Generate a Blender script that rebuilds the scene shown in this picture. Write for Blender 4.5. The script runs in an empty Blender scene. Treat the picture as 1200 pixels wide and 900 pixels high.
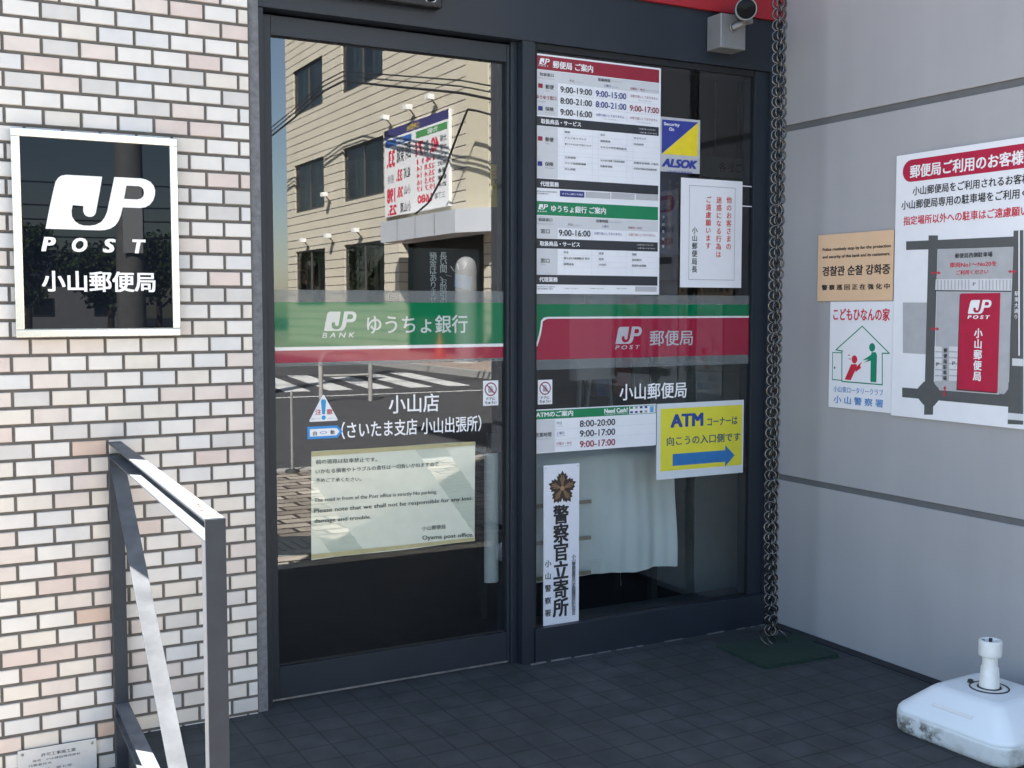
import bpy, bmesh, math, random
from mathutils import Vector, Matrix
from mathutils.geometry import tessellate_polygon
random.seed(7)
SC = bpy.context.scene
COL = SC.collection
R = math.radians

# ---------------------------------------------------------------- camera
F_PX, YAW, PITCH = 1331.157, R(28.5378), R(3.8337)
CAM = Vector((-1.04995, -3.61151, 1.305))
FWD = Vector((math.sin(YAW)*math.cos(PITCH), math.cos(YAW)*math.cos(PITCH), -math.sin(PITCH)))
RGT = Vector((math.cos(YAW), -math.sin(YAW), 0))
UPV = RGT.cross(FWD)
cam = bpy.data.objects.new('camera', bpy.data.cameras.new('camera'))
COL.objects.link(cam)
cam.data.sensor_width = 36; cam.data.lens = F_PX/1200*36
cam.data.clip_start = 0.05; cam.data.clip_end = 2000
m = Matrix((RGT, UPV, -FWD)).transposed().to_4x4(); m.translation = CAM
cam.matrix_world = m
SC.camera = cam

# ---------------------------------------------------------------- sky, sun, exposure
SUN_AZ, SUN_EL = math.atan2(-0.645, 0.764), R(45)
world = bpy.data.worlds.new('World'); SC.world = world; world.use_nodes = True
nt = world.node_tree
sky = nt.nodes.new('ShaderNodeTexSky'); sky.sky_type = 'NISHITA'; sky.sun_disc = False
sky.sun_elevation = SUN_EL; sky.sun_rotation = SUN_AZ; sky.air_density = 1.0; sky.dust_density = 0.7; sky.ozone_density = 1.0
nt.links.new(sky.outputs[0], nt.nodes['Background'].inputs[0])
nt.nodes['Background'].inputs[1].default_value = 0.055
sl = bpy.data.lights.new('sun', 'SUN'); sl.energy = 5.0; sl.angle = R(0.5); sl.color = (1, .975, .935)
sun = bpy.data.objects.new('sun', sl); COL.objects.link(sun)
to_sun = Vector((math.sin(SUN_AZ)*math.cos(SUN_EL), math.cos(SUN_AZ)*math.cos(SUN_EL), math.sin(SUN_EL)))
sun.rotation_euler = to_sun.to_track_quat('Z', 'Y').to_euler(); sun.location = (-6, 8, 12)
SC.view_settings.view_transform = 'Standard'; SC.view_settings.look = 'None'
SC.view_settings.exposure = 3.05; SC.view_settings.gamma = 1
SC.cycles.use_denoising = True
SC.cycles.max_bounces = 9; SC.cycles.diffuse_bounces = 4; SC.cycles.glossy_bounces = 4
SC.cycles.transparent_max_bounces = 16
SC.cycles.caustics_reflective = False; SC.cycles.caustics_refractive = False
SC.cycles.sample_clamp_indirect = 6

# ---------------------------------------------------------------- measuring: a photo point on a real plane
def P(x, y, ax, v):
    d = RGT*((x-600)/F_PX) + UPV*((450-y)/F_PX) + FWD
    return CAM + d*((v-CAM[ax])/d[ax])

# ---------------------------------------------------------------- materials
MATS = {}
def mat(name, col, rough=.5, metal=0, spec=.5, var=.06, scale=25, bump=0, bscale=80, coat=0, rvar=0):
    if name in MATS: return MATS[name]
    mt = bpy.data.materials.new(name); mt.use_nodes = True; MATS[name] = mt
    t = mt.node_tree; b = t.nodes['Principled BSDF']
    b.inputs['Roughness'].default_value = rough; b.inputs['Metallic'].default_value = metal
    b.inputs['Specular IOR Level'].default_value = spec; b.inputs['Coat Weight'].default_value = coat
    tc = t.nodes.new('ShaderNodeTexCoord')
    nz = t.nodes.new('ShaderNodeTexNoise'); nz.inputs['Scale'].default_value = scale; nz.inputs['Detail'].default_value = 5
    t.links.new(tc.outputs['Object'], nz.inputs['Vector'])
    rp = t.nodes.new('ShaderNodeValToRGB'); rp.color_ramp.elements[0].position = .3; rp.color_ramp.elements[1].position = .7
    rp.color_ramp.elements[0].color = tuple(c*(1-var) for c in col)+(1,)
    rp.color_ramp.elements[1].color = tuple(min(1, c*(1+var)) for c in col)+(1,)
    t.links.new(nz.outputs['Fac'], rp.inputs[0]); t.links.new(rp.outputs[0], b.inputs['Base Color'])
    if rvar:
        mr = t.nodes.new('ShaderNodeMapRange'); mr.inputs['To Min'].default_value = rough-rvar; mr.inputs['To Max'].default_value = rough+rvar
        t.links.new(nz.outputs['Fac'], mr.inputs['Value']); t.links.new(mr.outputs[0], b.inputs['Roughness'])
    if bump:
        n2 = t.nodes.new('ShaderNodeTexNoise'); n2.inputs['Scale'].default_value = bscale; n2.inputs['Detail'].default_value = 6
        t.links.new(tc.outputs['Object'], n2.inputs['Vector'])
        bp = t.nodes.new('ShaderNodeBump'); bp.inputs['Strength'].default_value = bump; bp.inputs['Distance'].default_value = .002
        t.links.new(n2.outputs['Fac'], bp.inputs['Height']); t.links.new(bp.outputs[0], b.inputs['Normal'])
    return mt

def rgb(r, g, b):   # sRGB 0-255 -> linear
    f = lambda c: c/12.92 if c <= .04045 else ((c+.055)/1.055)**2.4
    return (f(r/255), f(g/255), f(b/255))

def glass(name, tint, base):
    mt = bpy.data.materials.new(name); mt.use_nodes = True; MATS[name] = mt
    t = mt.node_tree; t.nodes.remove(t.nodes['Principled BSDF']); out = t.nodes['Material Output']
    N = lambda k: t.nodes.new(k)
    ge = N('ShaderNodeNewGeometry'); dot = N('ShaderNodeVectorMath'); dot.operation = 'DOT_PRODUCT'
    t.links.new(ge.outputs['Normal'], dot.inputs[0]); t.links.new(ge.outputs['Incoming'], dot.inputs[1])
    ab = N('ShaderNodeMath'); ab.operation = 'ABSOLUTE'; t.links.new(dot.outputs['Value'], ab.inputs[0])
    om = N('ShaderNodeMath'); om.operation = 'SUBTRACT'; om.inputs[0].default_value = 1; t.links.new(ab.outputs[0], om.inputs[1])
    pw = N('ShaderNodeMath'); pw.operation = 'POWER'; pw.inputs[1].default_value = 5; t.links.new(om.outputs[0], pw.inputs[0])
    ml = N('ShaderNodeMath'); ml.operation = 'MULTIPLY_ADD'; ml.inputs[1].default_value = 1-base; ml.inputs[2].default_value = base
    t.links.new(pw.outputs[0], ml.inputs[0])
    fr = N('ShaderNodeMath'); fr.operation = 'SUBTRACT'; fr.inputs[0].default_value = 1; t.links.new(ge.outputs['Backfacing'], fr.inputs[1])
    fc = N('ShaderNodeMath'); fc.operation = 'MULTIPLY'; t.links.new(ml.outputs[0], fc.inputs[0]); t.links.new(fr.outputs[0], fc.inputs[1])
    tr = N('ShaderNodeBsdfTransparent'); tr.inputs[0].default_value = tint+(1,)
    gl = N('ShaderNodeBsdfGlossy'); gl.inputs['Roughness'].default_value = 0
    # very slight pane waviness
    tc = N('ShaderNodeTexCoord'); nz = N('ShaderNodeTexNoise'); nz.inputs['Scale'].default_value = 1.6; nz.inputs['Detail'].default_value = 0
    t.links.new(tc.outputs['Object'], nz.inputs['Vector'])
    bp = N('ShaderNodeBump'); bp.inputs['Strength'].default_value = .05; bp.inputs['Distance'].default_value = .004
    t.links.new(nz.outputs['Fac'], bp.inputs['Height']); t.links.new(bp.outputs[0], gl.inputs['Normal'])
    mx = N('ShaderNodeMixShader'); t.links.new(fc.outputs[0], mx.inputs[0]); t.links.new(tr.outputs[0], mx.inputs[1]); t.links.new(gl.outputs[0], mx.inputs[2])
    t.links.new(mx.outputs[0], out.inputs[0])
    return mt

def film(name, col, alpha, gloss=.03):
    mt = bpy.data.materials.new(name); mt.use_nodes = True; MATS[name] = mt
    t = mt.node_tree; b = t.nodes['Principled BSDF']
    tc = t.nodes.new('ShaderNodeTexCoord'); nz = t.nodes.new('ShaderNodeTexNoise'); nz.inputs['Scale'].default_value = 4
    t.links.new(tc.outputs['Object'], nz.inputs['Vector'])
    rp = t.nodes.new('ShaderNodeValToRGB')
    rp.color_ramp.elements[0].color = tuple(c*.95 for c in col)+(1,); rp.color_ramp.elements[1].color = tuple(c*1.05 for c in col)+(1,)
    t.links.new(nz.outputs['Fac'], rp.inputs[0]); t.links.new(rp.outputs[0], b.inputs['Base Color'])
    b.inputs['Roughness'].default_value = gloss; b.inputs['Alpha'].default_value = alpha; b.inputs['Specular IOR Level'].default_value = .65
    return mt

def brickmat(name, cols, mortar, w, h, offset=0.0, joint=.005, rough=.6, bump=.4, axes='xy', var=.12, soft=.1, phase=(0, 0), scuff=.35, spec=.4):
    """rows of pavers or tiles laid in metres"""
    mt = bpy.data.materials.new(name); mt.use_nodes = True; MATS[name] = mt
    t = mt.node_tree; b = t.nodes['Principled BSDF']; L = t.links.new; N = t.nodes.new
    tc = N('ShaderNodeTexCoord'); mp = N('ShaderNodeMapping'); L(tc.outputs['Object'], mp.inputs[0])
    mp.inputs['Location'].default_value = (phase[0], phase[1], 0)
    if axes == 'yx': mp.inputs['Rotation'].default_value = (0, 0, R(90))
    if axes == 'xz': mp.inputs['Rotation'].default_value = (R(-90), 0, 0)
    # small wobble so the joints are not ruler straight
    nw = N('ShaderNodeTexNoise'); nw.inputs['Scale'].default_value = 3; L(mp.outputs[0], nw.inputs['Vector'])
    ad = N('ShaderNodeVectorMath'); ad.operation = 'MULTIPLY_ADD'; ad.inputs[1].default_value = (.006, .006, 0)
    L(nw.outputs['Color'], ad.inputs[0]); L(mp.outputs[0], ad.inputs[2])
    br = N('ShaderNodeTexBrick'); br.offset = offset; br.squash = 1
    b.inputs['Specular IOR Level'].default_value = spec
    br.inputs['Scale'].default_value = 1; br.inputs['Brick Width'].default_value = w; br.inputs['Row Height'].default_value = h
    br.inputs['Mortar Size'].default_value = joint; br.inputs['Mortar Smooth'].default_value = soft; br.inputs['Bias'].default_value = 0
    br.inputs['Color1'].default_value = cols[0]+(1,); br.inputs['Color2'].default_value = cols[1]+(1,); br.inputs['Mortar'].default_value = mortar+(1,)
    L(ad.outputs[0], br.inputs['Vector'])
    nz = N('ShaderNodeTexNoise'); nz.inputs['Scale'].default_value = 9; nz.inputs['Detail'].default_value = 8; L(tc.outputs['Object'], nz.inputs['Vector'])
    mr = N('ShaderNodeMapRange'); mr.inputs['From Min'].default_value = .3; mr.inputs['From Max'].default_value = .7
    mr.inputs['To Min'].default_value = 1-var; mr.inputs['To Max'].default_value = 1+var; L(nz.outputs['Fac'], mr.inputs['Value'])
    mu = N('ShaderNodeVectorMath'); mu.operation = 'SCALE'; L(br.outputs['Color'], mu.inputs[0]); L(mr.outputs[0], mu.inputs['Scale'])
    nb = N('ShaderNodeTexNoise'); nb.inputs['Scale'].default_value = 1.3; nb.inputs['Detail'].default_value = 6; nb.inputs['Roughness'].default_value = .65; L(tc.outputs['Object'], nb.inputs['Vector'])
    mb_ = N('ShaderNodeMapRange'); mb_.inputs['From Min'].default_value = .35; mb_.inputs['From Max'].default_value = .65; mb_.inputs['To Min'].default_value = .78; mb_.inputs['To Max'].default_value = 1.22; L(nb.outputs['Fac'], mb_.inputs['Value'])
    m9 = N('ShaderNodeVectorMath'); m9.operation = 'SCALE'; L(mu.outputs[0], m9.inputs[0]); L(mb_.outputs[0], m9.inputs['Scale'])
    # pale scuffs and grit
    ns = N('ShaderNodeTexNoise'); ns.inputs['Scale'].default_value = 55; ns.inputs['Detail'].default_value = 4; L(tc.outputs['Object'], ns.inputs['Vector'])
    ms = N('ShaderNodeMapRange'); ms.inputs['From Min'].default_value = .66; ms.inputs['From Max'].default_value = .76; ms.inputs['To Max'].default_value = scuff; L(ns.outputs['Fac'], ms.inputs['Value'])
    mxs = N('ShaderNodeMix'); mxs.data_type = 'RGBA'; L(ms.outputs[0], mxs.inputs[0]); L(m9.outputs[0], mxs.inputs[6]); mxs.inputs[7].default_value = (.22,.22,.21,1)
    colout = mxs.outputs[2]
    mrr = N('ShaderNodeMapRange'); mrr.inputs['From Min'].default_value = .3; mrr.inputs['From Max'].default_value = .7; mrr.inputs['To Min'].default_value = rough-.12; mrr.inputs['To Max'].default_value = rough+.12; L(nb.outputs['Fac'], mrr.inputs['Value']); L(mrr.outputs[0], b.inputs['Roughness'])
    L(colout, b.inputs['Base Color'])
    n2 = N('ShaderNodeTexNoise'); n2.inputs['Scale'].default_value = 220; n2.inputs['Detail'].default_value = 3; L(tc.outputs['Object'], n2.inputs['Vector'])
    m1 = N('ShaderNodeMath'); m1.operation = 'MULTIPLY_ADD'; m1.inputs[1].default_value = .25
    iv = N('ShaderNodeMath'); iv.operation = 'SUBTRACT'; iv.inputs[0].default_value = 1; L(br.outputs['Fac'], iv.inputs[1])
    L(n2.outputs['Fac'], m1.inputs[0]); L(iv.outputs[0], m1.inputs[2])
    bp = N('ShaderNodeBump'); bp.inputs['Strength'].default_value = bump; bp.inputs['Distance'].default_value = .003
    L(m1.outputs[0], bp.inputs['Height']); L(bp.outputs[0], b.inputs['Normal'])
    return mt

# ---------------------------------------------------------------- mesh builder
class MB:
    def __init__(s): s.v = []; s.f = []; s.mi = []; s.mats = []; s.sm = []
    def _m(s, mt):
        if mt not in s.mats: s.mats.append(mt)
        return s.mats.index(mt)
    def face(s, pts, mt, smooth=False):
        n = len(s.v); s.v += [tuple(p) for p in pts]; s.f.append(tuple(range(n, n+len(pts)))); s.mi.append(s._m(mt)); s.sm.append(smooth)
    def mesh(s, vs, fs, mt, smooth=False):
        n = len(s.v); s.v += [tuple(p) for p in vs]; k = s._m(mt)
        for f in fs: s.f.append(tuple(i+n for i in f)); s.mi.append(k); s.sm.append(smooth)
    def box(s, x0, x1, y0, y1, z0, z1, mt):
        vs = [(x0,y0,z0),(x1,y0,z0),(x1,y1,z0),(x0,y1,z0),(x0,y0,z1),(x1,y0,z1),(x1,y1,z1),(x0,y1,z1)]
        s.mesh(vs, [(0,3,2,1),(4,5,6,7),(0,1,5,4),(1,2,6,5),(2,3,7,6),(3,0,4,7)], mt)
    def bar(s, a, b, w, h, mt, up=(0,0,1)):
        a, b = Vector(a), Vector(b); d = (b-a).normalized(); u = Vector(up); x = d.cross(u)
        if x.length < 1e-4: x = d.cross(Vector((1,0,0)))
        x.normalize(); y = x.cross(d).normalized(); vs = []
        for p in (a, b):
            for i, j in ((-1,-1),(1,-1),(1,1),(-1,1)): vs.append(p+x*(w/2*i)+y*(h/2*j))
        s.mesh(vs, [(3,2,1,0),(4,5,6,7),(0,1,5,4),(1,2,6,5),(2,3,7,6),(3,0,4,7)], mt)
    def tube(s, path, r, mt, seg=8, closed=False, caps=True):
        path = [Vector(p) for p in path]; n = len(path); rr = r if isinstance(r, (list, tuple)) else [r]*n; vs = []
        prev = None
        for i, p in enumerate(path):
            a = path[(i-1) % n] if (closed or i > 0) else p; b = path[(i+1) % n] if (closed or i < n-1) else p
            d = (b-a).normalized()
            x = prev - d*prev.dot(d) if prev is not None else d.orthogonal()
            x.normalize(); prev = x; y = d.cross(x)
            for k in range(seg):
                t = 2*math.pi*k/seg; vs.append(p+(x*math.cos(t)+y*math.sin(t))*rr[i])
        fs = []
        for i in range(n if closed else n-1):
            for k in range(seg):
                k2 = (k+1) % seg; j = (i+1) % n
                fs.append((i*seg+k, i*seg+k2, j*seg+k2, j*seg+k))
        s.mesh(vs, fs, mt, True)
        if caps and not closed:
            s.face([vs[k] for k in range(seg)][::-1], mt); s.face([vs[(n-1)*seg+k] for k in range(seg)], mt)
    def ring(s, c, rad, r, mt, nrm=(0,1,0), n=20, seg=6, sx=1, sz=1):
        nrm = Vector(nrm).normalized(); z = Vector((0,0,1)); x = nrm.cross(z)
        if x.length < 1e-3: x = Vector((1,0,0)); z = nrm.cross(x)
        else: x.normalize(); z = x.cross(nrm)
        c = Vector(c)
        s.tube([c+(x*math.cos(2*math.pi*i/n)*sx+z*math.sin(2*math.pi*i/n)*sz)*rad for i in range(n)], r, mt, seg, True)
    def lathe(s, prof, mt, c=(0,0,0), seg=28, smooth=True, M=None):
        vs = []
        for (r, z) in prof:
            for k in range(seg):
                t = 2*math.pi*k/seg; p = Vector((r*math.cos(t), r*math.sin(t), z))
                if M: p = M @ p
                vs.append(p+Vector(c))
        fs = [(i*seg+k, i*seg+(k+1) % seg, (i+1)*seg+(k+1) % seg, (i+1)*seg+k) for i in range(len(prof)-1) for k in range(seg)]
        s.mesh(vs, fs, mt, smooth)
    def build(s, name, parent=None, bevel=0, local=None, weld=False):
        me = bpy.data.meshes.new(name); me.from_pydata(s.v, [], s.f)
        for mt in s.mats: me.materials.append(mt)
        me.polygons.foreach_set('material_index', s.mi); me.polygons.foreach_set('use_smooth', s.sm); me.update()
        if bevel or weld:
            bm = bmesh.new(); bm.from_mesh(me)
            bmesh.ops.remove_doubles(bm, verts=bm.verts, dist=1e-5)
            if bevel:
                es = [e for e in bm.edges if len(e.link_faces) == 2 and e.calc_face_angle(0) > R(35)]
                bmesh.ops.bevel(bm, geom=es, offset=bevel, segments=2, affect='EDGES', profile=.5)
            bm.to_mesh(me); bm.free()
        o = bpy.data.objects.new(name, me); COL.objects.link(o)
        if parent: o.parent = parent
        if local is not None: o.matrix_local = local
        return o

def tag(o, label, cat, group=None):
    o['label'] = label; o['category'] = cat
    if group: o['group'] = group
    return o
def thing(name, label, cat, loc=(0,0,0), rot=(0,0,0), group=None):
    o = bpy.data.objects.new(name, None); COL.objects.link(o); o.empty_display_size = .1
    o.location = loc; o.rotation_euler = rot
    return tag(o, label, cat, group)
def struct(o): o['kind'] = 'structure'; return o

# ---------------------------------------------------------------- lettering
_fc = bpy.data.curves.new('type', 'FONT'); _fo = bpy.data.objects.new('type', _fc); COL.objects.link(_fo)
_gl = {}
def glyphs(body, shear=0.0):
    k = (body, shear)
    if k not in _gl:
        _fc.body = body; _fc.shear = shear; _fc.resolution_u = 3; _fc.fill_mode = 'FRONT'
        dg = bpy.context.evaluated_depsgraph_get(); dg.update()
        me = bpy.data.meshes.new_from_object(_fo.evaluated_get(dg))
        vs = [(v.co.x, v.co.y) for v in me.vertices]; fs = [tuple(p.vertices) for p in me.polygons]
        bpy.data.meshes.remove(me)
        xs = [a for a, _ in vs] or [0]; ys = [b for _, b in vs] or [0]
        _gl[k] = (vs, fs, min(xs), max(xs), min(ys), max(ys))
    return _gl[k]
def strokes(e):     # heavier strokes: the same letters laid over themselves a hair apart
    if e < .004: return ((0, 0),)
    if e < .012: return ((-e, 0), (e, 0))
    return ((-e, -.6*e), (e, -.6*e), (e, .6*e), (-e, .6*e), (0, 0))
def put_text(mb, body, u0, u1, vc, h, z, mt, bold=0.0, shear=0.0, slope=0.0):
    vs, fs, x0, x1, y0, y1 = glyphs(body, shear)
    if not fs: return
    e = bold*.9
    sx = (u1-u0)/(x1-x0+2*e); sy = h/(y1-y0+1.2*e)
    for i, (dx, dy) in enumerate(strokes(e)):
        mb.mesh([(u0+(x-x0+e+dx)*sx, vc-h/2+(y-y0+.6*e+dy)*sy+(x-x0)*sx*slope, z+i*1e-5) for x, y in vs], fs, mt)
def put_char(mb, ch, uc, vc, s, z, mt, bold=0.0, rot=False, sxy=(1, 1)):
    vs, fs, x0, x1, y0, y1 = glyphs(ch)
    if not fs: return
    for i, (dx, dy) in enumerate(strokes(bold*.9)):
        out = []
        for x, y in vs:
            a, b = (x-.5+dx), (y-.375+dy)
            if rot: a, b = b, -a
            out.append((uc+a*s*sxy[0], vc+b*s*sxy[1], z+i*1e-5))
        mb.mesh(out, fs, mt)
def put_column(mb, body, uc, v_top, v_bot, s, z, mt, bold=0.0, sxy=(1, 1)):
    n = len(body); p = (v_top-v_bot)/n
    for i, ch in enumerate(body): put_char(mb, ch, uc, v_top-p*(i+.5), s, z, mt, bold, ch == 'ー', sxy)
def fill(mb, loops, z, mt):
    pts = [Vector((a, b, 0)) for lp in loops for a, b in lp]
    tris = tessellate_polygon([[Vector((a, b, 0)) for a, b in lp] for lp in loops])
    out = []
    for t in tris:
        a, b, c = (pts[i] for i in t)
        out.append(t if (b-a).cross(c-a).z > 0 else t[::-1])
    mb.mesh([(p.x, p.y, z) for p in pts], out, mt)
def circle(cx, cy, r, n=28, ry=None): return [(cx+r*math.cos(2*math.pi*i/n), cy+(ry or r)*math.sin(2*math.pi*i/n)) for i in range(n)]

# the post mark: slanted block with a hooked J cut out and an open P
J_OUT = [(75,410),(105,270),(135,145),(146,105),(163,80),(185,64),(215,58),(445,58),(424,170),(400,285),(395,303),(385,316),(370,323),(352,324),(335,319),(323,307),(317,290),(318,255),(250,252),
         (242,290),(244,325),(262,355),(288,374),(318,382),(355,382),(395,375),(430,356),(455,325),(472,285),(525,56),(700,56),(735,62),(765,76),(786,100),(796,132),(793,165),(780,200),(758,228),(728,246),(690,253),(575,253),
         (560,310),(545,345),(523,375),(492,396),(455,407),(420,410)]
J_HOLE = [(603,108),(585,197),(672,197),(698,190),(714,174),(720,150),(716,128),(703,114),(685,108)]
def put_logo(mb, u0, u1, v0, v1, z, mt):
    f = lambda p: (u0+(p[0]-75)/722*(u1-u0), v1-(p[1]-56)/354*(v1-v0))
    fill(mb, [[f(p) for p in J_OUT], [f(p) for p in J_HOLE]], z, mt)

# ---------------------------------------------------------------- flat signs
ROT_DOOR = Matrix.Rotation(R(90), 4, 'X')
ROT_SIDE = Matrix.Rotation(R(-90), 4, 'Z') @ Matrix.Rotation(R(90), 4, 'X')
WHITE = mat('white_print', (.8,.8,.8), .5, var=.02); BLACKP = mat('black_print', (.015,.015,.018), .5)
RED = mat('red_print', (.42,.012,.035), .45); NAVY = mat('navy_print', (.02,.035,.2), .45); GREEN = mat('green_print', (.0,.2,.075), .45)
GREYP = mat('grey_print', (.58,.59,.6), .5, var=.02); LGREY = mat('line_grey', (.6,.62,.66), .5); DGREY = mat('dark_grey_print', (.024,.026,.032), .5)
MIDG = mat('mid_grey_print', (.3,.31,.33), .5)
class Sign:
    """a flat sign on the entrance plane ('door', facing -Y) or on the side wall ('side', facing -X)"""
    def __init__(s, name, label, cat, plane, depth, tl, tr, br, bl, thick, face, edge=None, tilt=0, corners=None, group=None):
        s.plane, s.depth = plane, depth
        s.org = (0, 0)
        q = [s.L(*p) for p in (tl, tr, br, bl)]
        u0 = (q[0][0]+q[3][0])/2; u1 = (q[1][0]+q[2][0])/2; v1 = (q[0][1]+q[1][1])/2; v0 = (q[2][1]+q[3][1])/2
        s.w, s.h = u1-u0, v1-v0
        s.org = (u0, v0); s.t = thick; s.layer = 0
        s.tilt = tilt
        loc = Vector((u0, depth, v0)) if plane == 'door' else Vector((depth, -u0, v0))
        s.M = Matrix.Translation(loc) @ (ROT_DOOR if plane == 'door' else ROT_SIDE)
        mb = MB()
        if corners: # free outline in local metres
            fill(mb, [corners], thick, face)
            n = len(corners)
            for i in range(n):
                a, b = corners[i], corners[(i+1) % n]
                mb.face([(a[0],a[1],0),(b[0],b[1],0),(b[0],b[1],thick),(a[0],a[1],thick)], edge or face)
        else: mb.box(0, s.w, 0, s.h, 0, thick, face)
        s.root = mb.build(name); s.root.matrix_world = s.M
        tag(s.root, label, cat, group)
        s.parts = {}; s.lines = []; s.more = []; s.merge = False; s.cnt = 0
    def L(s, x, y):
        p = P(x, y, 1, s.depth) if s.plane == 'door' else P(x, y, 0, s.depth)
        return ((p.x if s.plane == 'door' else -p.y)-s.org[0], p.z-s.org[1])
    def part(s, name):
        if name not in s.parts: s.parts[name] = MB()
        return s.parts[name]
    def z(s, k): s.cnt += 1; return s.t+.0003*k+s.cnt*1e-6*4
    def new(s, name): s.more.append((name, MB())); return s.more[-1][1]
    def line(s, part):      # each line of writing is a piece of its own unless the sign keeps its small print together
        if s.merge or part != 'lettering': return s.part(part)
        s.lines.append(MB()); return s.lines[-1]
    def text(s, body, xl, yl, xr, yr, h, mt, bold=.012, part='lettering', k=3, shear=0, tilted=False):
        a, b = s.L(xl, yl), s.L(xr, yr); c = s.L((xl+xr)/2, (yl+yr)/2-h/2), s.L((xl+xr)/2, (yl+yr)/2+h/2)
        sl = (b[1]-a[1])/(b[0]-a[0]) if tilted else 0
        put_text(s.line(part), body, a[0], b[0], a[1] if tilted else (a[1]+b[1])/2, c[0][1]-c[1][1], s.z(k), mt, bold, shear, sl)
    def col(s, body, xt, yt, xb, yb, w, mt, bold=.02, part='lettering', k=3, sxy=(1, 1)):
        a, b = s.L(xt, yt), s.L(xb, yb); e = s.L(xt+w, yt)
        put_column(s.line(part), body, (a[0]+b[0])/2, a[1], b[1], e[0]-a[0], s.z(k), mt, bold, sxy)
    def rect(s, u0, v0, u1, v1, mt, part='print', k=1):
        s.part(part).face([(u0,v0,s.z(k)),(u1,v0,s.z(k)),(u1,v1,s.z(k)),(u0,v1,s.z(k))], mt)
    def prect(s, xl, yt, xr, yb, mt, part='print', k=1):   # corners read on the photo: upper left, lower right
        a, b = s.L(xl, yt), s.L(xr, yb); s.rect(a[0], b[1], b[0], a[1], mt, part, k)
    def poly(s, pts, mt, part='print', k=1, px=True):
        fill(s.part(part), [[s.L(*p) for p in pts] if px else pts], s.z(k), mt)
    def done(s):
        for n, mb in s.parts.items(): mb.build(n, s.root)
        for mb in s.lines: mb.build('lettering', s.root)
        for n, mb in s.more: mb.build(n, s.root)
        return s.root
# ================================================================ GROUND
TILE = brickmat('dark_paving_tile', ((.048,.054,.056),(.054,.059,.060)), (.034,.036,.037), .105, .107, 0, .0034, .72, .55, var=.2, phase=(.04,.0), spec=.24)
PAVER = brickmat('beige_pavers', ((.40,.35,.29),(.20,.17,.14)), (.035,.03,.026), .29, .145, .5, .014, .8, .5, var=.15)
ASPH = mat('asphalt', (.05,.05,.052), .85, var=.25, scale=6, bump=.8, bscale=160)
PAINT = mat('road_paint', (.56,.56,.54), .7, var=.2, scale=6)
KERB = mat('kerb_concrete', (.34,.33,.31), .8, var=.15, scale=12, bump=.3)
GRAN = mat('black_granite', (.018,.019,.022), .35, var=.3, scale=60)
mb = MB(); mb.box(-120, 160, -160, 120, -.6, -.13, ASPH); struct(mb.build('ground'))
mb = MB(); mb.box(-.468, 9.4, -5.2, -1.935, -.125, -.012, PAVER); struct(mb.build('pavement'))
mb = MB(); mb.box(-60, -.472, -5.2, 14, -.30, -.118, PAVER); struct(mb.build('side_pavement'))
mb = MB(); mb.box(-60, 9.4, -5.36, -5.203, -.125, -.004, KERB); struct(mb.build('kerb'))
mb = MB(); mb.box(-.468, 9, -1.82, .6, -.12, 0, TILE); struct(mb.build('entrance_floor'))
mb = MB(); mb.box(-.468, 9, -1.93, -1.823, -.12, .001, GRAN); struct(mb.build('step_edge'))
mb = MB(); mb.box(9.55, 60, -60, -14.5, -.125, -.004, brickmat('pink_pavement', ((.3,.24,.2),(.36,.28,.23)), (.16,.13,.11), .3, .3, .0, .01, .8, .4)); struct(mb.build('far_pavement'))
mb = MB(); mb.box(9.4, 9.547, -60, -14.5, -.125, .02, KERB); struct(mb.build('far_kerb'))
mb = MB(); mb.box(2.078, 2.128, -2.46, -.06, -.05, .004, mat('drain_strip', (.012,.013,.016), .6)); struct(mb.build('drain_channel'))
mb = MB()
for k in range(8):
    x = 2.45+.77*k
    mb.mesh([(x,-15.1,-.126),(x+.45,-15.1,-.126),(x+1.1,-19.6,-.126),(x+.65,-19.6,-.126)], [(3,2,1,0)], PAINT)
struct(mb.build('crosswalk_stripes'))
mb = MB()
mb.face([(-50,-14.6,-.126),(9.2,-14.0,-.126),(9.2,-13.85,-.126),(-50,-14.45,-.126)], PAINT)
mb.face([(-50,-6.2,-.126),(9.2,-6.2,-.126),(9.2,-6.08,-.126),(-50,-6.08,-.126)], PAINT)
struct(mb.build('road_lines'))
IRON = mat('cast_iron', (.06,.07,.075), .5, .6, var=.3, scale=40, bump=.6, bscale=60)
mb = MB(); mb.lathe([(0,.006),(.22,.006),(.24,.008),(.26,.004),(.26,-.01)], IRON, (.85,-2.4,-.012)); 
for i in range(5): mb.box(.7+.06*i, .72+.06*i, -2.52, -2.28, -.006, -.002, IRON)
tag(mb.build('manhole_cover'), 'round iron manhole cover set in the beige pavers in front of the entrance', 'manhole cover')

# ================================================================ BRICK WALL
TILES = [mat('glazed_tile_white', (.68,.655,.62), .32, var=.05, scale=14, bump=.35, bscale=38), mat('glazed_tile_cream', (.66,.615,.55), .32, var=.06, scale=14, bump=.35, bscale=38),
         mat('glazed_tile_grey', (.57,.55,.525), .35, var=.06, scale=14, bump=.35, bscale=38), mat('glazed_tile_cool', (.62,.615,.605), .32, var=.05, scale=14, bump=.35, bscale=38),
         mat('glazed_tile_pink', (.61,.515,.47), .35, var=.07, scale=14, bump=.35, bscale=38), mat('glazed_tile_blush', (.64,.57,.52), .35, var=.06, scale=14, bump=.35, bscale=38), mat('glazed_tile_peach', (.58,.44,.36), .35, var=.08, scale=14, bump=.35, bscale=38)]
MORT = mat('tile_mortar', (.12,.11,.098), .9, var=.2, scale=30, bump=.4)
WY, WX0, WX1, WTOP = -.07, -.89, -.055, 3.0
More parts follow.
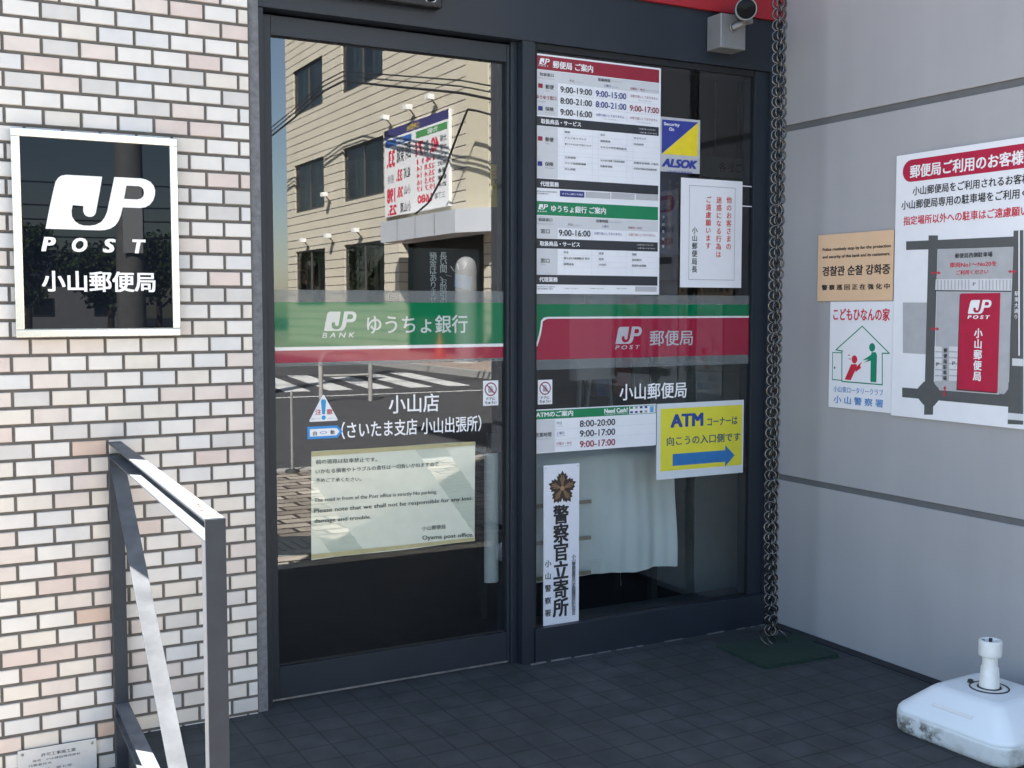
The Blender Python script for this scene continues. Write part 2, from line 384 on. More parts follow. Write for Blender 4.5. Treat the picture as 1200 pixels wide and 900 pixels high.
wall = thing('brick_wall', 'pale glazed brick tile wall left of the door carrying the black framed post sign', 'wall', (-.45, 0, 0))
def put(mb, name, parent, **k):
    o = mb.build(name, parent, **k)
    if parent is not None: o.matrix_parent_inverse = (Matrix.Translation(parent.location) @ parent.rotation_euler.to_matrix().to_4x4()).inverted()
    return o
def brick_patch(mb, x0, x1, z0, z1, face_y=None, face_x=None, ph=-.088):
    z = .0063-.0505*5; row = -5; rs = random.Random(3)
    while z < z1:
        base = ph if row % 2 else ph+.0514
        x = base-.1028*math.ceil((base-x0)/.1028)-.1028
        while x < x1:
            a, b = max(x0, x+.0032), min(x1, x+.1028-.0032)
            r = rs.random(); r2 = rs.random()
            if b-a > .012:
                low = z < 1.25
                if low: t = 0 if r < .34 else 1 if r < .56 else 2 if r < .66 else 3 if r < .73 else 5 if r < .87 else 4 if r < .96 else 6
                else: t = 0 if r < .46 else 1 if r < .58 else 2 if r < .7 else 3 if r < .86 else 5 if r < .94 else 4 if r < .98 else 6
                dy = (r2-.5)*.0012; zz0, zz1 = max(z0, z+.0036), min(z1, z+.0505-.0036)
                if zz1-zz0 > .01:
                    e = .0022; mt = TILES[t]
                    if face_y is not None:
                        fy = face_y+dy; by = face_y+.006
                        o = [(a,by,zz0),(b,by,zz0),(b,by,zz1),(a,by,zz1),(a+e,fy,zz0+e),(b-e,fy,zz0+e),(b-e,fy,zz1-e),(a+e,fy,zz1-e)]
                    else:
                        fx = face_x-dy; bx = face_x+.006
                        o = [(bx,-a,zz0),(bx,-b,zz0),(bx,-b,zz1),(bx,-a,zz1),(fx,-a-e,zz0+e),(fx,-b+e,zz0+e),(fx,-b+e,zz1-e),(fx,-a-e,zz1-e)]
                    fs = [(4,5,6,7),(0,1,5,4),(1,2,6,5),(2,3,7,6),(3,0,4,7)]
                    if face_y is None: fs = [f[::-1] for f in fs]
                    mb.mesh(o, fs, mt)
            x += .1028
        z += .0505; row += 1
mb = MB(); brick_patch(mb, WX0+.006, WX1, -.145, WTOP, face_y=WY); brick_patch(mb, -3.0, .06, -.145, WTOP, face_x=WX0)
put(mb, 'brick_facing', wall)
mb = MB(); mb.box(WX0+.004, WX1+.002, WY+.004, 3.0, -.2, WTOP+.1, MORT); put(mb, 'mortar_core', wall)
mb = MB(); mb.box(WX1+.003, -.021, -.062, .1, 0, WTOP, mat('grey_sealant', (.15,.155,.165), .8, var=.25, scale=50, bump=.4)); put(mb, 'sealant_joint', wall)

# ================================================================ POST OFFICE BUILDING MASS
CONC = mat('grey_render', (.4,.4,.41), .8, var=.06, scale=3, bump=.2)
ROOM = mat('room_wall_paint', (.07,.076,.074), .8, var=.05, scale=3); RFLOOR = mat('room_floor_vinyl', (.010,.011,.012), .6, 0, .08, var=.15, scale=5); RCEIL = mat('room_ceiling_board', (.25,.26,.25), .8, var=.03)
po = thing('post_office_building', 'two storey post office building that the entrance and the brick wall belong to', 'building', (2, 4, 0))
mb = MB(); mb.box(-.885, 9, .101, .3, 2.75, 8, CONC); mb.box(-.885, 9, -.06, .099, 3.11, 8, CONC); mb.box(8.8, 9, .302, 12, -.1, 8, CONC); mb.box(-.885, -.6, 3.01, 12, -.1, 8, CONC); mb.box(-.598, 8.798, 11.8, 12, -.1, 8, CONC); put(mb, 'outer_wall', po)
mb = MB(); mb.box(2.44, 9, -2.44, -.062, 3.9, 8, CONC); mb.box(2.44, 9, -2.44, -.5, -.1, 3.898, CONC); put(mb, 'front_block', po)
mb = MB(); mb.box(-.95, 9.1, -2.5, 12.1, 8.002, 8.25, CONC); put(mb, 'roof', po)
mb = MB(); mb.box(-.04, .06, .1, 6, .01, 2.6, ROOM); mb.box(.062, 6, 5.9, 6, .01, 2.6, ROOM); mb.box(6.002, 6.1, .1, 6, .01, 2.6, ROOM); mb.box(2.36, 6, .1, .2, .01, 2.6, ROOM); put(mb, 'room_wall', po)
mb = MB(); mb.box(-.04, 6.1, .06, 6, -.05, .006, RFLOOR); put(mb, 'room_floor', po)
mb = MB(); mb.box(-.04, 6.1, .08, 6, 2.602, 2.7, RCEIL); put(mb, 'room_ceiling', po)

# ================================================================ ENTRANCE FRAME
FR = mat('charcoal_aluminium', (.019,.025,.034), .42, .0, .32, var=.08, scale=5, rvar=.06)
FR2 = mat('charcoal_near_black', (.008,.009,.011), .7)  # near-black trim for inner frame strips, guard bracket, legs and shelves
ef = thing('entrance_frame', 'dark charcoal metal frame with header and middle post around the glass entrance', 'door frame', (1.0, 0, 0))
mb = MB(); mb.box(-.0205, .002, -.04, .12, 0, 2.2475, FR); put(mb, 'jamb', ef, bevel=.0015)
mb = MB(); mb.box(2.068, 2.128, -.052, .12, 0, 2.2475, FR); put(mb, 'jamb', ef, bevel=.0015)
mb = MB(); mb.box(-.0205, 2.128, -.045, .1, 2.248, 2.56, FR); put(mb, 'header', ef, bevel=.0015)
mb = MB(); mb.box(.9325, .9835, -.045, .1, 0, 2.2475, FR); mb.box(.905, .932, -.008, .1, 0, 2.2475, FR); put(mb, 'mullion', ef, bevel=.0015)
mb = MB(); mb.box(.9835, 2.068, -.056, .1, .0, .128, FR); put(mb, 'bottom_rail', ef, bevel=.0015)
mb = MB(); mb.box(.0022, .905, .012, .05, -.01, .007, mat('worn_steel_track', (.3,.31,.33), .45, .8, var=.3, scale=30)); put(mb, 'door_track', ef)
rs = random.Random(5); x = .96
while x < 2.05:
    w = rs.uniform(.02, .09)
    if rs.random() < .8: mb = MB(); mb.box(x, x+w, -.060-rs.random()*.003, -.0565, 0, .002+rs.random()*.003, mat('old_mortar', (.16,.16,.16), .9, var=.3)); put(mb, 'mortar_bead', ef)
    x += w+rs.uniform(0, .03)
mb = MB(); mb.box(-.0205, 2.13, .02, .11, 2.56, 3.11, FR); put(mb, 'upper_panel', ef)

GLASS = glass('door_glass', (.88,.91,.90), .15); GLASS2 = glass('window_glass', (.88,.91,.90), .095)
FGREEN = film('green_film', (.0,.15,.058), .97); FRED = film('red_film', (.31,.016,.045), .97); FWHITE = film('white_film', (.72,.72,.72), .97); FROST = film('frosted_film', (.30,.33,.33), .42); FLET = film('pale_film_letters', (.50,.55,.53), .95)
WLET = mat('white_cut_letters', (.85,.85,.85), .5, var=.02)

# ---- sliding door
DY = .02
door = thing('sliding_glass_door', 'sliding glass door leaf on the left with green bank stripe and small station lettering', 'door', (.46, .02, 0))
mb = MB()
mb.box(.0045, .037, .0, .045, .010, 2.238, FR); mb.box(.893, .9045, .0, .045, .010, 2.238, FR)
mb.box(.0375, .8925, .001, .044, .010, .116, FR); mb.box(.0375, .8925, .001, .044, 2.176, 2.238, FR)
put(mb, 'frame', door, bevel=.0012)
mb = MB(); mb.box(.0373, .8927, DY, DY+.008, .1162, 2.1758, GLASS); put(mb, 'pane', door)
GASK = mat('black_rubber_gasket', (.006,.006,.007), .6)
mb = MB()
for r_ in ((.0375,.0415,.117,2.175),(.8885,.8922,.117,2.175),(.0418,.8882,.117,.121),(.0418,.8882,2.1715,2.175)): mb.box(r_[0], r_[1], DY-.003, DY-.0002, r_[2], r_[3], GASK)
put(mb, 'gasket', door)
def dsheet(mb, xpx0, xpx1, tl, bl, y, mt):   # horizontal film stripe between two photo heights read at the left end
    z1 = P(xpx0, tl, 1, y).z; z0 = P(xpx0, bl, 1, y).z; x0 = P(xpx0, tl, 1, y).x; x1 = P(xpx1, tl, 1, y).x
    mb.face([(x0,y,z0),(x1,y,z0),(x1,y,z1),(x0,y,z1)], mt); return x0, x1, z0, z1
IY = DY-.0005
def zat(px, py, y): return P(px, py, 1, y).z
zg1, zg0 = zat(325, 354, IY), zat(325, 407, IY); zw0 = zat(325, 411, IY); zr0 = zat(325, 425.5, IY); zf1 = zat(460, 340.5, IY); zf0 = zat(460, 429, IY)
mb = MB(); X0, X1 = .038, .892
def strip(mb, x0, x1, z0, z1, y, mt): mb.face([(x0,y,z0),(x1,y,z0),(x1,y,z1),(x0,y,z1)], mt)
strip(mb, X0, X1, zg1, zf1, IY, FROST); strip(mb, X0, X1, zg0, zg1, IY, FGREEN); strip(mb, X0, X1, zw0, zg0, IY, FWHITE); strip(mb, X0, X1, zr0, zw0, IY, FRED); strip(mb, X0, X1, zr0-.012, zr0, IY, FROST)
put(mb, 'stripe_film', door)
class Face2D:      # lettering laid straight on a pane
    def __init__(s, y): s.y = y; s.mb = MB()
    def L(s, x, y): p = P(x, y, 1, s.y); return p.x, p.z
    def text(s, body, xl, yl, xr, yr, h, mt, bold=.012, shear=0):
        t = MB(); a, b = s.L(xl, yl), s.L(xr, yr); c = s.L((xl+xr)/2, (yl+yr)/2-h/2), s.L((xl+xr)/2, (yl+yr)/2+h/2)
        put_text(t, body, a[0], b[0], (a[1]+b[1])/2, c[0][1]-c[1][1], 0, mt, bold, shear); s.add(t)
    def add(s, t):
        n = len(s.mb.v)
        s.mb.v += [(p[0], s.y-p[2], p[1]) for p in t.v]; k = [s.mb._m(x) for x in t.mats]
        for f, mi in zip(t.f, t.mi): s.mb.f.append(tuple(i+n for i in f)); s.mb.mi.append(k[mi]); s.mb.sm.append(False)
    def logo(s, xl, yt, xr, yb, mt):
        t = MB(); a, b = s.L(xl, yt), s.L(xr, yb); put_logo(t, a[0], b[0], b[1], a[1], 0, mt); s.add(t)
fl = Face2D(IY-.0005)
fl.logo(379.5, 365, 418, 387.5, FLET); fl.text('B A N K', 377.5, 393, 415.5, 392.5, 6, FLET, .02, .2)
fl.text('ゆうちょ銀行', 430, 380, 548, 380, 21.5, FLET, .015)
put(fl.mb, 'stripe_lettering', door)
fl = Face2D(DY-.0006)
fl.text('小山店', 455.5, 473.5, 514.5, 472, 21.5, WLET, .014)
fl.text('（さいたま支店 小山出張所）', 400, 505, 564, 495.5, 19.5, WLET, .016)
put(fl.mb, 'branch_lettering', door)
# grey rounded guard on the closing edge, seen through the glass
GUARD = mat('grey_guard_plastic', (.42,.44,.44), .45, var=.06, scale=9)
mb = MB(); pts = [( .872+.045*math.cos(t), DY+.03+.03*math.sin(t)) for t in [math.pi+i*math.pi/10 for i in range(11)]]
gx0, gx1, gz0, gz1 = .832, .890, .296, .775
ring = [(gx0+(gx1-gx0)*(1-math.cos(i*math.pi/12))/2, .0635-.022*math.sin(i*math.pi/12)) for i in range(13)]
vs = [(x, y, z) for z in (gz0, gz1) for x, y in ring]
mb.mesh(vs, [(i, i+1, 14+i, 13+i) for i in range(12)], GUARD, True); mb.face([vs[i] for i in range(13)], GUARD); mb.face([vs[13+i] for i in range(13)][::-1], GUARD)
put(mb, 'edge_guard', door)
mb = MB(); mb.box(.84, .892, .046, .062, gz1+.002, gz1+.075, FR2); put(mb, 'guard_bracket', door)

# ---- fixed window on the right
WYY = -.02
win = thing('fixed_glass_window', 'fixed glass pane right of the middle post with red post stripe and white name lettering', 'window', (1.5, -.02, 0))
gxr = 2.0
mb = MB(); mb.box(gxr, 2.0675, -.034, .03, .1285, 2.2475, FR); mb.box(.984, 1.0, -.03, .03, .1285, 2.2475, FR2); mb.box(1.0005, gxr-.0005, -.03, .03, 2.225, 2.2475, FR2); put(mb, 'frame', win, bevel=.001)
mb = MB(); mb.box(1.0003, gxr-.0003, WYY, WYY+.008, .1287, 2.2248, GLASS2); put(mb, 'pane', win)
mb = MB()
for r_ in ((gxr-.0045,gxr-.0005,.1292,2.224),(1.0008,gxr-.0048,.1292,.133)): mb.box(r_[0], r_[1], WYY-.003, WYY-.0002, r_[2], r_[3], GASK)
put(mb, 'gasket', win)
IY2 = WYY-.0005
z_f1 = zat(700, 345.5, IY2); z_g1 = zat(700, 356.5, IY2); z_w1 = zat(700, 371, IY2); z_w0 = zat(700, 373.2, IY2); z_r0 = zat(700, 420, IY2); z_f0 = zat(700, 431.5, IY2)
mb = MB()
strip(mb, 1.0005, gxr-.001, z_g1, z_f1, IY2, FROST); strip(mb, 1.0005, gxr-.001, z_f0, z_r0, IY2, FROST)
xl = 1.0005; xa = P(634, 372, 1, IY2).x; xk = P(628, 385, 1, IY2).x
# the pale line sweeps down at the left end, green behind it
c0 = [(xa+.03, z_w1), (xa+.012, z_w1-.003), (xa, z_w1-.014)] ; zl = zat(625, 405, IY2)
for i in range(1, 7):
    t = i/6; c0.append((xa-(xa-xl)*(t**1.6)*1.0, z_w1-.014-(z_w1-.014-zl)*t))
lw = z_w1-z_w0
c1 = [(x+(.0 if i == 0 else .007), z-(lw if i < 2 else lw*.45)) for i, (x, z) in enumerate(c0)]
top = [(xl, z_g1), (gxr-.001, z_g1), (gxr-.001, z_w1)]
t = MB(); fill(t, [top+c0], 0, FGREEN); fill(t, [[(gxr-.001, z_w1)]+[(gxr-.001, z_w0)]+c1+c0[::-1]][:1], 0, FWHITE)
fill(t, [[(gxr-.001, z_w0)]+[(gxr-.001, z_r0), (xl, z_r0), (xl, c1[-1][1])]+c1[::-1]], 0, FRED)
f2 = Face2D(IY2); f2.add(t); mb2 = f2.mb
n = len(mb.v); mb.v += mb2.v
for f, mi in zip(mb2.f, mb2.mi): mb.f.append(tuple(i+n for i in f)); mb.mi.append(mb._m(mb2.mats[mi])); mb.sm.append(False)
put(mb, 'stripe_film', win)
fl = Face2D(IY2-.0005)
FL2 = film('grey_film_letters', (.45,.45,.48), .97)
fl.logo(721.5, 383, 752, 402.5, FL2); fl.text('P O S T', 721, 407.2, 750, 406.6, 4.6, FL2, .02, .2); fl.text('郵便局', 761.5, 396.5, 812, 395.5, 18, FL2, .014)
put(fl.mb, 'stripe_lettering', win)
fl = Face2D(WYY-.0006); fl.text('小山郵便局', 726, 459.5, 804.5, 457, 19, WLET, .016); put(fl.mb, 'name_lettering', win)

# ================================================================ SIDE WALL
PANEL = mat('grey_panel_paint', (.36,.36,.365), .5, .0, .3, var=.035, scale=2.2, bump=.08, bscale=200)
SX = 2.13
t = PANEL.node_tree; b = t.nodes['Principled BSDF']; src = b.inputs['Base Color'].links[0].from_socket   # faint rain streaks in the paint
tc = t.nodes.new('ShaderNodeTexCoord'); mp = t.nodes.new('ShaderNodeMapping'); mp.inputs['Scale'].default_value = (1, 6, .5); t.links.new(tc.outputs['Object'], mp.inputs[0])
nz = t.nodes.new('ShaderNodeTexNoise'); nz.inputs['Scale'].default_value = 1.6; nz.inputs['Detail'].default_value = 5; t.links.new(mp.outputs[0], nz.inputs['Vector'])
mr = t.nodes.new('ShaderNodeMapRange'); mr.inputs['From Min'].default_value = .3; mr.inputs['From Max'].default_value = .7; mr.inputs['To Min'].default_value = .975; mr.inputs['To Max'].default_value = 1.02; t.links.new(nz.outputs['Fac'], mr.inputs['Value'])
sc_ = t.nodes.new('ShaderNodeVectorMath'); sc_.operation = 'SCALE'; t.links.new(src, sc_.inputs[0]); t.links.new(mr.outputs[0], sc_.inputs['Scale']); t.links.new(sc_.outputs[0], b.inputs['Base Color'])
sw = thing('grey_panel_wall', 'smooth grey panel side wall right of the entrance with two dark horizontal joints', 'wall', (2.2, -1.2, 0))
mb = MB()
for z0, z1 in ((0.0, .600), (.6235, 2.011), (2.037, 3.9)): mb.box(SX, 2.1372, -2.46, -.053, z0, z1, PANEL)
put(mb, 'panel', sw, bevel=.002)
mb = MB(); mb.box(2.1375, 2.42, -2.455, .098, -.1, 3.895, mat('joint_backing', (.12,.125,.13), .7)); put(mb, 'backing', sw)

# ================================================================ RED FASCIA, BLACK BOX, CAMERA
mb = MB(); mb.box(.55, 2.128, -.062, -.0455, 2.447, 2.95, mat('red_fascia_paint', (.33,.012,.02), .4, var=.08, scale=4)); tag(mb.build('red_fascia_panel', bevel=.002), 'plain red fascia panel above the door header', 'fascia panel')
bx = thing('black_sign_box', 'thin black sign box with white lettering mounted on the header above the door', 'sign', (.3, -.05, 2.32))
mb = MB(); mb.box(.02, .602, -.088, -.0455, 2.307, 2.45, mat('black_gloss_box', (.006,.006,.007), .5)); put(mb, 'box', bx, bevel=.006)
t = MB(); put_text(t, '郵便局', .14, .585, 2.393, .142, 0, WHITE, .02); mb = MB(); mb.mesh([(a, -.0886, b) for a, b, _ in t.v], t.f, WHITE); put(mb, 'lettering', bx)

SILV = mat('silver_paint', (.21,.215,.22), .38, .2, var=.06, scale=12); DARKM = mat('dark_camera_body', (.045,.047,.05), .4, .2); LENS = mat('lens_glass', (.004,.004,.005), .15, 0, .12)
cc = thing('security_camera', 'silver security camera on a square wall box at the top right of the entrance', 'camera', (1.8, -.06, 2.36))
mb = MB(); mb.box(1.745, 1.866, -.132, -.0465, 2.294, 2.423, SILV); put(mb, 'junction_box', cc, bevel=.004)
mb = MB(); mb.tube([(1.80,-.131,2.372),(1.84,-.165,2.392),(1.848,-.178,2.400)], .0115, SILV, 14); mb.ring((1.80,-.134,2.372), .015, .003, SILV, (.3,-1,.1)); put(mb, 'bracket_arm', cc)
mb = MB()
d = (CAM-Vector((1.83,-.2,2.435)))*1; d.z *= .55; d.x *= .85; d.normalize(); c = Vector((1.806,-.20,2.424)); q = d.to_track_quat('Z', 'Y').to_matrix().to_4x4()
mb.lathe([(0,-.13),(.036,-.13),(.038,-.12),(.038,.03),(.034,.034)], DARKM, c, M=q); mb.lathe([(.0405,.0),(.0405,.038),(.036,.038),(.036,.03)], SILV, c, M=q); put(mb, 'housing', cc)
mb = MB(); mb.lathe([(.0355,.031),(.02,.033),(.0,.034)], LENS, c, M=q); put(mb, 'lens', cc)
mb = MB(); w = c-d*.03
mb.box(w.x-.002, w.x+.03, w.y-.012, w.y+.012, w.z-.046, w.z-.03, SILV); put(mb, 'clamp', cc)

# ================================================================ HANDRAIL
HR = mat('rail_dark_paint', (.036,.042,.052), .45, 0, .2, var=.12, scale=18, rvar=.06)
RUST = mat('rail_flaked_paint', (.17,.085,.05), .8, var=.5, scale=90, bump=.5)
a0, a1 = (-.481, -.075), (-.526, -1.472)
ang = math.atan2(a1[0]-a0[0], -(a1[1]-a0[1]))
hr = thing('handrail', 'dark steel handrail with diagonal brace standing in front of the brick wall', 'handrail', (a0[0], a0[1], 0), (0, 0, ang))
LEN = math.hypot(a1[0]-a0[0], a1[1]-a0[1]); W2 = .0195; T = .004
SUNTOP = mat('rail_sunlit_top', (.115,.12,.125), .6, 0, .3, var=.25, scale=14, bump=.15)  # lighter copy for upward faces: the sun's glare is put into the colour
def channel(mb, y0, y1, zt, hgt):      # lying channel: two flanges and a web, open on the left
    mb.box(-W2, W2, y0, y1, zt-T, zt, HR); mb.box(-W2, W2, y0, y1, zt-hgt, zt-hgt+T, HR); mb.face([(-W2+.0008,y0+.002,zt+.0002),(W2-.0008,y0+.002,zt+.0002),(W2-.0008,y1-.001,zt+.0002),(-W2+.0008,y1-.001,zt+.0002)], SUNTOP); mb.face([(-W2+.0008,y0+.002,zt-hgt+T+.0002),(W2-T-.0004,y0+.002,zt-hgt+T+.0002),(W2-T-.0004,y1-.001,zt-hgt+T+.0002),(-W2+.0008,y1-.001,zt-hgt+T+.0002)], SUNTOP); mb.box(W2-T, W2-.0004, y0+.0003, y1-.0003, zt-hgt+T, zt-T, HR)
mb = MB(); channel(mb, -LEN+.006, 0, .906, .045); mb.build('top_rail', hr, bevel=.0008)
mb = MB(); rs = random.Random(2)
for i in range(46):
    x = rs.uniform(-W2+.002, W2-.006); y = -LEN+.012+abs(rs.gauss(0, .11)); s = rs.uniform(.003, .009)
    mb.face([(x,y,.9066),(min(x+s, W2-.001),y+s*.3,.9066),(min(x+s*.9, W2-.001),y+s*1.1,.9066),(x+s*.2,y+s*.9,.9066)], RUST)
mb.build('flaked_paint', hr)
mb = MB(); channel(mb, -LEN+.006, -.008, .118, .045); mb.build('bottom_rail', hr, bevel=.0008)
for y, n in ((-LEN, 0), (-.036, 1)):
    mb = MB(); mb.box(-W2, W2, y, y+.005, -.14, .9055 if n == 0 else .8605, HR); mb.box(-W2, -W2+T, y+.0053, y+.036, -.14, .86, HR); mb.box(W2-T, W2, y+.0053, y+.036, -.14, .86, HR)
    mb.build('post', hr, bevel=.0008)
mb = MB(); p, q = Vector((-.002,-.09,.838)), Vector((-.002,-LEN+.04,.0)); mb.bar(p, q, .042, .006, HR, up=(0,.6,.8)); n_ = Vector((0,-(q-p).z,(q-p).y)).normalized()*-1; n_ = n_ if n_.z > 0 else -n_; o_ = n_*.0033; x_ = Vector((.0205,0,0)); mb.face([p+o_-x_,p+o_+x_,q+o_+x_,q+o_-x_], SUNTOP); mb.build('diagonal_brace', hr, bevel=.0008)
# ================================================================ SIGNS
STEEL = mat('brushed_steel', (.80,.77,.70), .2, 1.0, var=.02, scale=6, rvar=.02)
BGLASS = mat('black_gloss_panel', (.005,.007,.011), .008, 0, .2, var=.1)
ACRYL = mat('white_acrylic', (.85,.85,.84), .35, var=.02)
# --- framed post sign on the brick wall
S = Sign('post_office_sign', 'square black glossy sign in a steel frame with white post mark on the brick wall', 'sign', 'door', -.079, (11.5,151),(206.5,163),(209,393),(18,395.5), .012, STEEL)
fw = .0225
mb = MB()
for a in ((0,S.w,0,fw),(0,S.w,S.h-fw,S.h),(0,fw,fw+.0002,S.h-fw-.0002),(S.w-fw,S.w,fw+.0002,S.h-fw-.0002)): mb.box(a[0],a[1],a[2],a[3],.0122,.024,STEEL)
mb.build('steel_frame', S.root, bevel=.002)
mb = MB(); mb.box(fw+.001, S.w-fw-.001, fw+.001, S.h-fw-.001, .0123, .0195, BGLASS); mb.build('black_panel', S.root)
S.t = .0196; S.depth = -.099
zf = lambda x, y: S.L(40+x/5.626, 195+y/5.626)
mb = S.part('logo'); a = zf(75,414); b = zf(797,60); a2 = zf(430,418)
put_logo(mb, a[0], b[0], (a[1]+a2[1])/2+.0, (zf(215,55)[1]+zf(650,75)[1])/2, S.z(2), ACRYL)
ty = [zf(95,512), zf(300,515), zf(495,522), zf(692,528)]
for ch, cxy, w in zip('POST', ty, (98, 106, 92, 96)):
    u = zf(0,0)[0]; ww = zf(w,0)[0]-u; hh = S.L(0,195)[1]-S.L(0,195+97/5.626)[1]
    put_text(mb, ch, cxy[0]-ww/2, cxy[0]+ww/2, (ty[0][1]+ty[3][1])/2, hh, S.z(2), ACRYL, .05, .2)
S.text('小山郵便局', 40+50/5.626, 195+757/5.626, 40+800/5.626, 195+762/5.626, 136/5.626, ACRYL, .03)
S.done()

# --- small certificate plate low on the brick wall
S = Sign('certificate_plate', 'small white screwed certificate plate low on the brick wall at the bottom left corner', 'plate', 'door', -.0775, (22,880),(113.5,865),(114,958),(22,972), .003, mat('plate_white', (.6,.6,.585), .45, var=.05))
S.text('許可工事施工票', 48, 884.5, 88.5, 877.5, 4, DGREY, .0)
S.text('商号　小山建設株式会社', 38, 892, 94, 882, 2.6, DGREY, .0); S.text('代表者氏名', 33, 897.5, 60, 893, 2.6, DGREY, 0); S.text('許可番号　第七号', 33, 904, 84, 896, 2.6, DGREY, 0)
mb = S.part('screw')
S.done()
SCR = mat('screw_head', (.3,.3,.3), .35, .9)
for u, v in ((.012, S.h-.012), (S.w-.012, S.h-.012), (.012, .012), (S.w-.012, .012)):
    mb = MB(); mb.lathe([(0,.0055),(.003,.0052),(.0045,.0036),(.0045,.003)], SCR, (u, v, 0), 12); mb.build('screw', S.root)

# --- tall opening hours board
PLATE = mat('board_white', (.77,.78,.80), .42, var=.015)
S = Sign('opening_hours_board', 'tall white board of opening hours with crimson and green header bands on the right glass', 'notice board', 'door', WYY-.004, (626,62.2),(775,80.6),(770.5,345.2),(624,344.3), .0035, PLATE)
S.merge = True
hb = lambda y: S.L(625.5, y)[1]
def band(y0, y1, mt, u0=.008, u1=None, k=1): S.rect(u0, hb(y1), (S.w-.008) if u1 is None else u1, hb(y0), mt, 'print', k)
CRIM = mat('crimson_print', (.27,.012,.03), .45)
band(64.3, 80.6, CRIM); band(134.8+1, 146.7, DGREY); band(208.7, 219.8, DGREY); band(235.3, 251.7, GREEN); band(279.3, 290.8, DGREY); band(321.8, 333.2, DGREY)
ucol = S.L(653, 100)[0]; u2 = S.L(693.5, 140)[0]; u3 = S.L(734, 140)[0]
band(81.3, 94.4, GREYP); band(94.4, 134.5, GREYP, u1=ucol); band(147, 208, GREYP, u1=ucol); band(252.6, 266, GREYP); band(266, 279, GREYP, u1=ucol); band(291, 321.5, GREYP, u1=ucol)
for y in (107.5, 121.3, 94.4, 180, 266): S.rect(.008, hb(y)-.0006, S.w-.008, hb(y)+.0006, LGREY, 'print', 2)
for y0, y1, us in ((84, 134.5, (ucol,)), (94.4, 134.5, (u2, u3)), (147, 208, (ucol, ucol+.028, u2+.0, u2+.028, u3, u3+.028)), (256, 279, (ucol, u2, u3)), (291, 321.5, (ucol, ucol+.028, u2, u2+.028, u3, u3+.028))):
    for u in us: S.rect(u-.0005, hb(y1), u+.0005, hb(y0), LGREY, 'print', 2)
for y in (155, 162, 169, 176, 187, 194, 201, 298, 305, 312): S.rect(ucol, hb(y)-.0003, S.w-.008, hb(y)+.0003, LGREY, 'print', 2)
def z7(b, xl, yl, xr, yr, h, mt, bold=.014): S.text(b, 610+xl/6, 50+yl/6, 610+xr/6, 50+yr/6, h/6, mt, bold)
def z8(b, xl, yl, xr, yr, h, mt, bold=.014): S.text(b, 610+xl/6, 200+yl/6, 610+xr/6, 200+yr/6, h/6, mt, bold)
def z4(b, xl, yl, xr, yr, h, mt, bold=.012): S.text(b, 620+xl/7.5, 130+yl/7.5, 620+xr/7.5, 130+yr/7.5, h/7.5, mt, bold)
for (x0, y0, x1, y1) in ((126,107,200,152), (120,228,188,272)):
    oy = 50 if y0 < 200 else 200
    if (x0, y0) == (120, 228): oy = 200
    else: oy = 50
    a, b = S.L(610+x0/6, oy+(y1)/6), S.L(610+x1/6, oy+(y0+10)/6); put_logo(S.new('logo'), a[0], b[0], a[1], b[1], S.z(3), WHITE)
z7('P O S T', 122, 161, 192, 168, 9, WHITE, .03); z8('B A N K', 115, 285, 182, 288, 9, WHITE, .03)
z7('郵便局 ご案内', 222, 153, 505, 188, 52, WHITE, .03); z8('ゆうちょ銀行 ご案内', 210, 268, 595, 282, 48, WHITE, .025)
z7('取扱窓口', 130, 222, 228, 232, 24, DGREY); z7('Service counter', 118, 246, 238, 260, 8, MIDG, 0); z7('営業時間', 540, 263, 625, 268, 22, DGREY, .02); z7('Opening Hours', 635, 272, 715, 280, 9, MIDG, 0)
z7('平日', 338, 270, 372, 273, 17, DGREY, 0); z7('weekdays', 378, 280, 438, 285, 9, MIDG, 0); z7('土曜日', 580, 302, 628, 306, 17, NAVY, 0); z7('Saturday', 634, 312, 684, 318, 9, MIDG, 0); z7('日曜日・休日', 766, 325, 866, 332, 17, CRIM, 0); z7('Sundays, Holidays', 872, 335, 966, 345, 9, MIDG, 0)
for t, y, mt in (('9:00-19:00', 335, DGREY), ('8:00-21:00', 413, DGREY), ('9:00-16:00', 492, DGREY)): z7(t, 275, y, 497, y+12, 44, mt, .018)
for t, y, mt in (('9:00-15:00', 363, NAVY), ('8:00-21:00', 438, NAVY)): z7(t, 523, y, 738, y+12, 44, mt, .018)
z7('9:00-17:00', 762, 465, 967, 476, 42, CRIM, .018)
z7('お取り扱いしておりません', 527, 505, 724, 528, 20, NAVY, 0); z7('お取り扱いしておりません', 768, 378, 960, 393, 20, CRIM, 0); z7('お取り扱いしておりません', 766, 528, 958, 548, 20, CRIM, 0)
for x0, y0 in ((578,537),(822,406),(818,560)): z7('Out of service', x0, y0, x0+90, y0+7, 8, MIDG, 0)
for x, y, mt in ((135,304,CRIM),(135,463,NAVY),(133,675,CRIM),(131,851,NAVY)):
    a, b = S.L(610+(x-16)/6, 50+(y-17)/6), S.L(610+(x+16)/6, 50+(y+17)/6); S.rect(a[0], b[1], b[0], a[1], mt, 'print', 3)
z7('郵便', 170, 310, 230, 318, 32, DGREY); z7('ゆうゆう窓口', 105, 383, 245, 392, 28, CRIM); z7('保険', 168, 466, 228, 472, 30, DGREY); z7('郵便', 168, 680, 228, 686, 32, DGREY); z7('保険', 166, 853, 226, 857, 30, DGREY)
for x0, y0, t in ((170,338,'Post'),(108,412,'Yu-Yu counter'),(170,492,'Insurance'),(168,708,'Post'),(168,880,'Insurance')): z7(t, x0, y0, x0+12*min(len(t), 9)*.6, y0+4, 9, MIDG, 0)
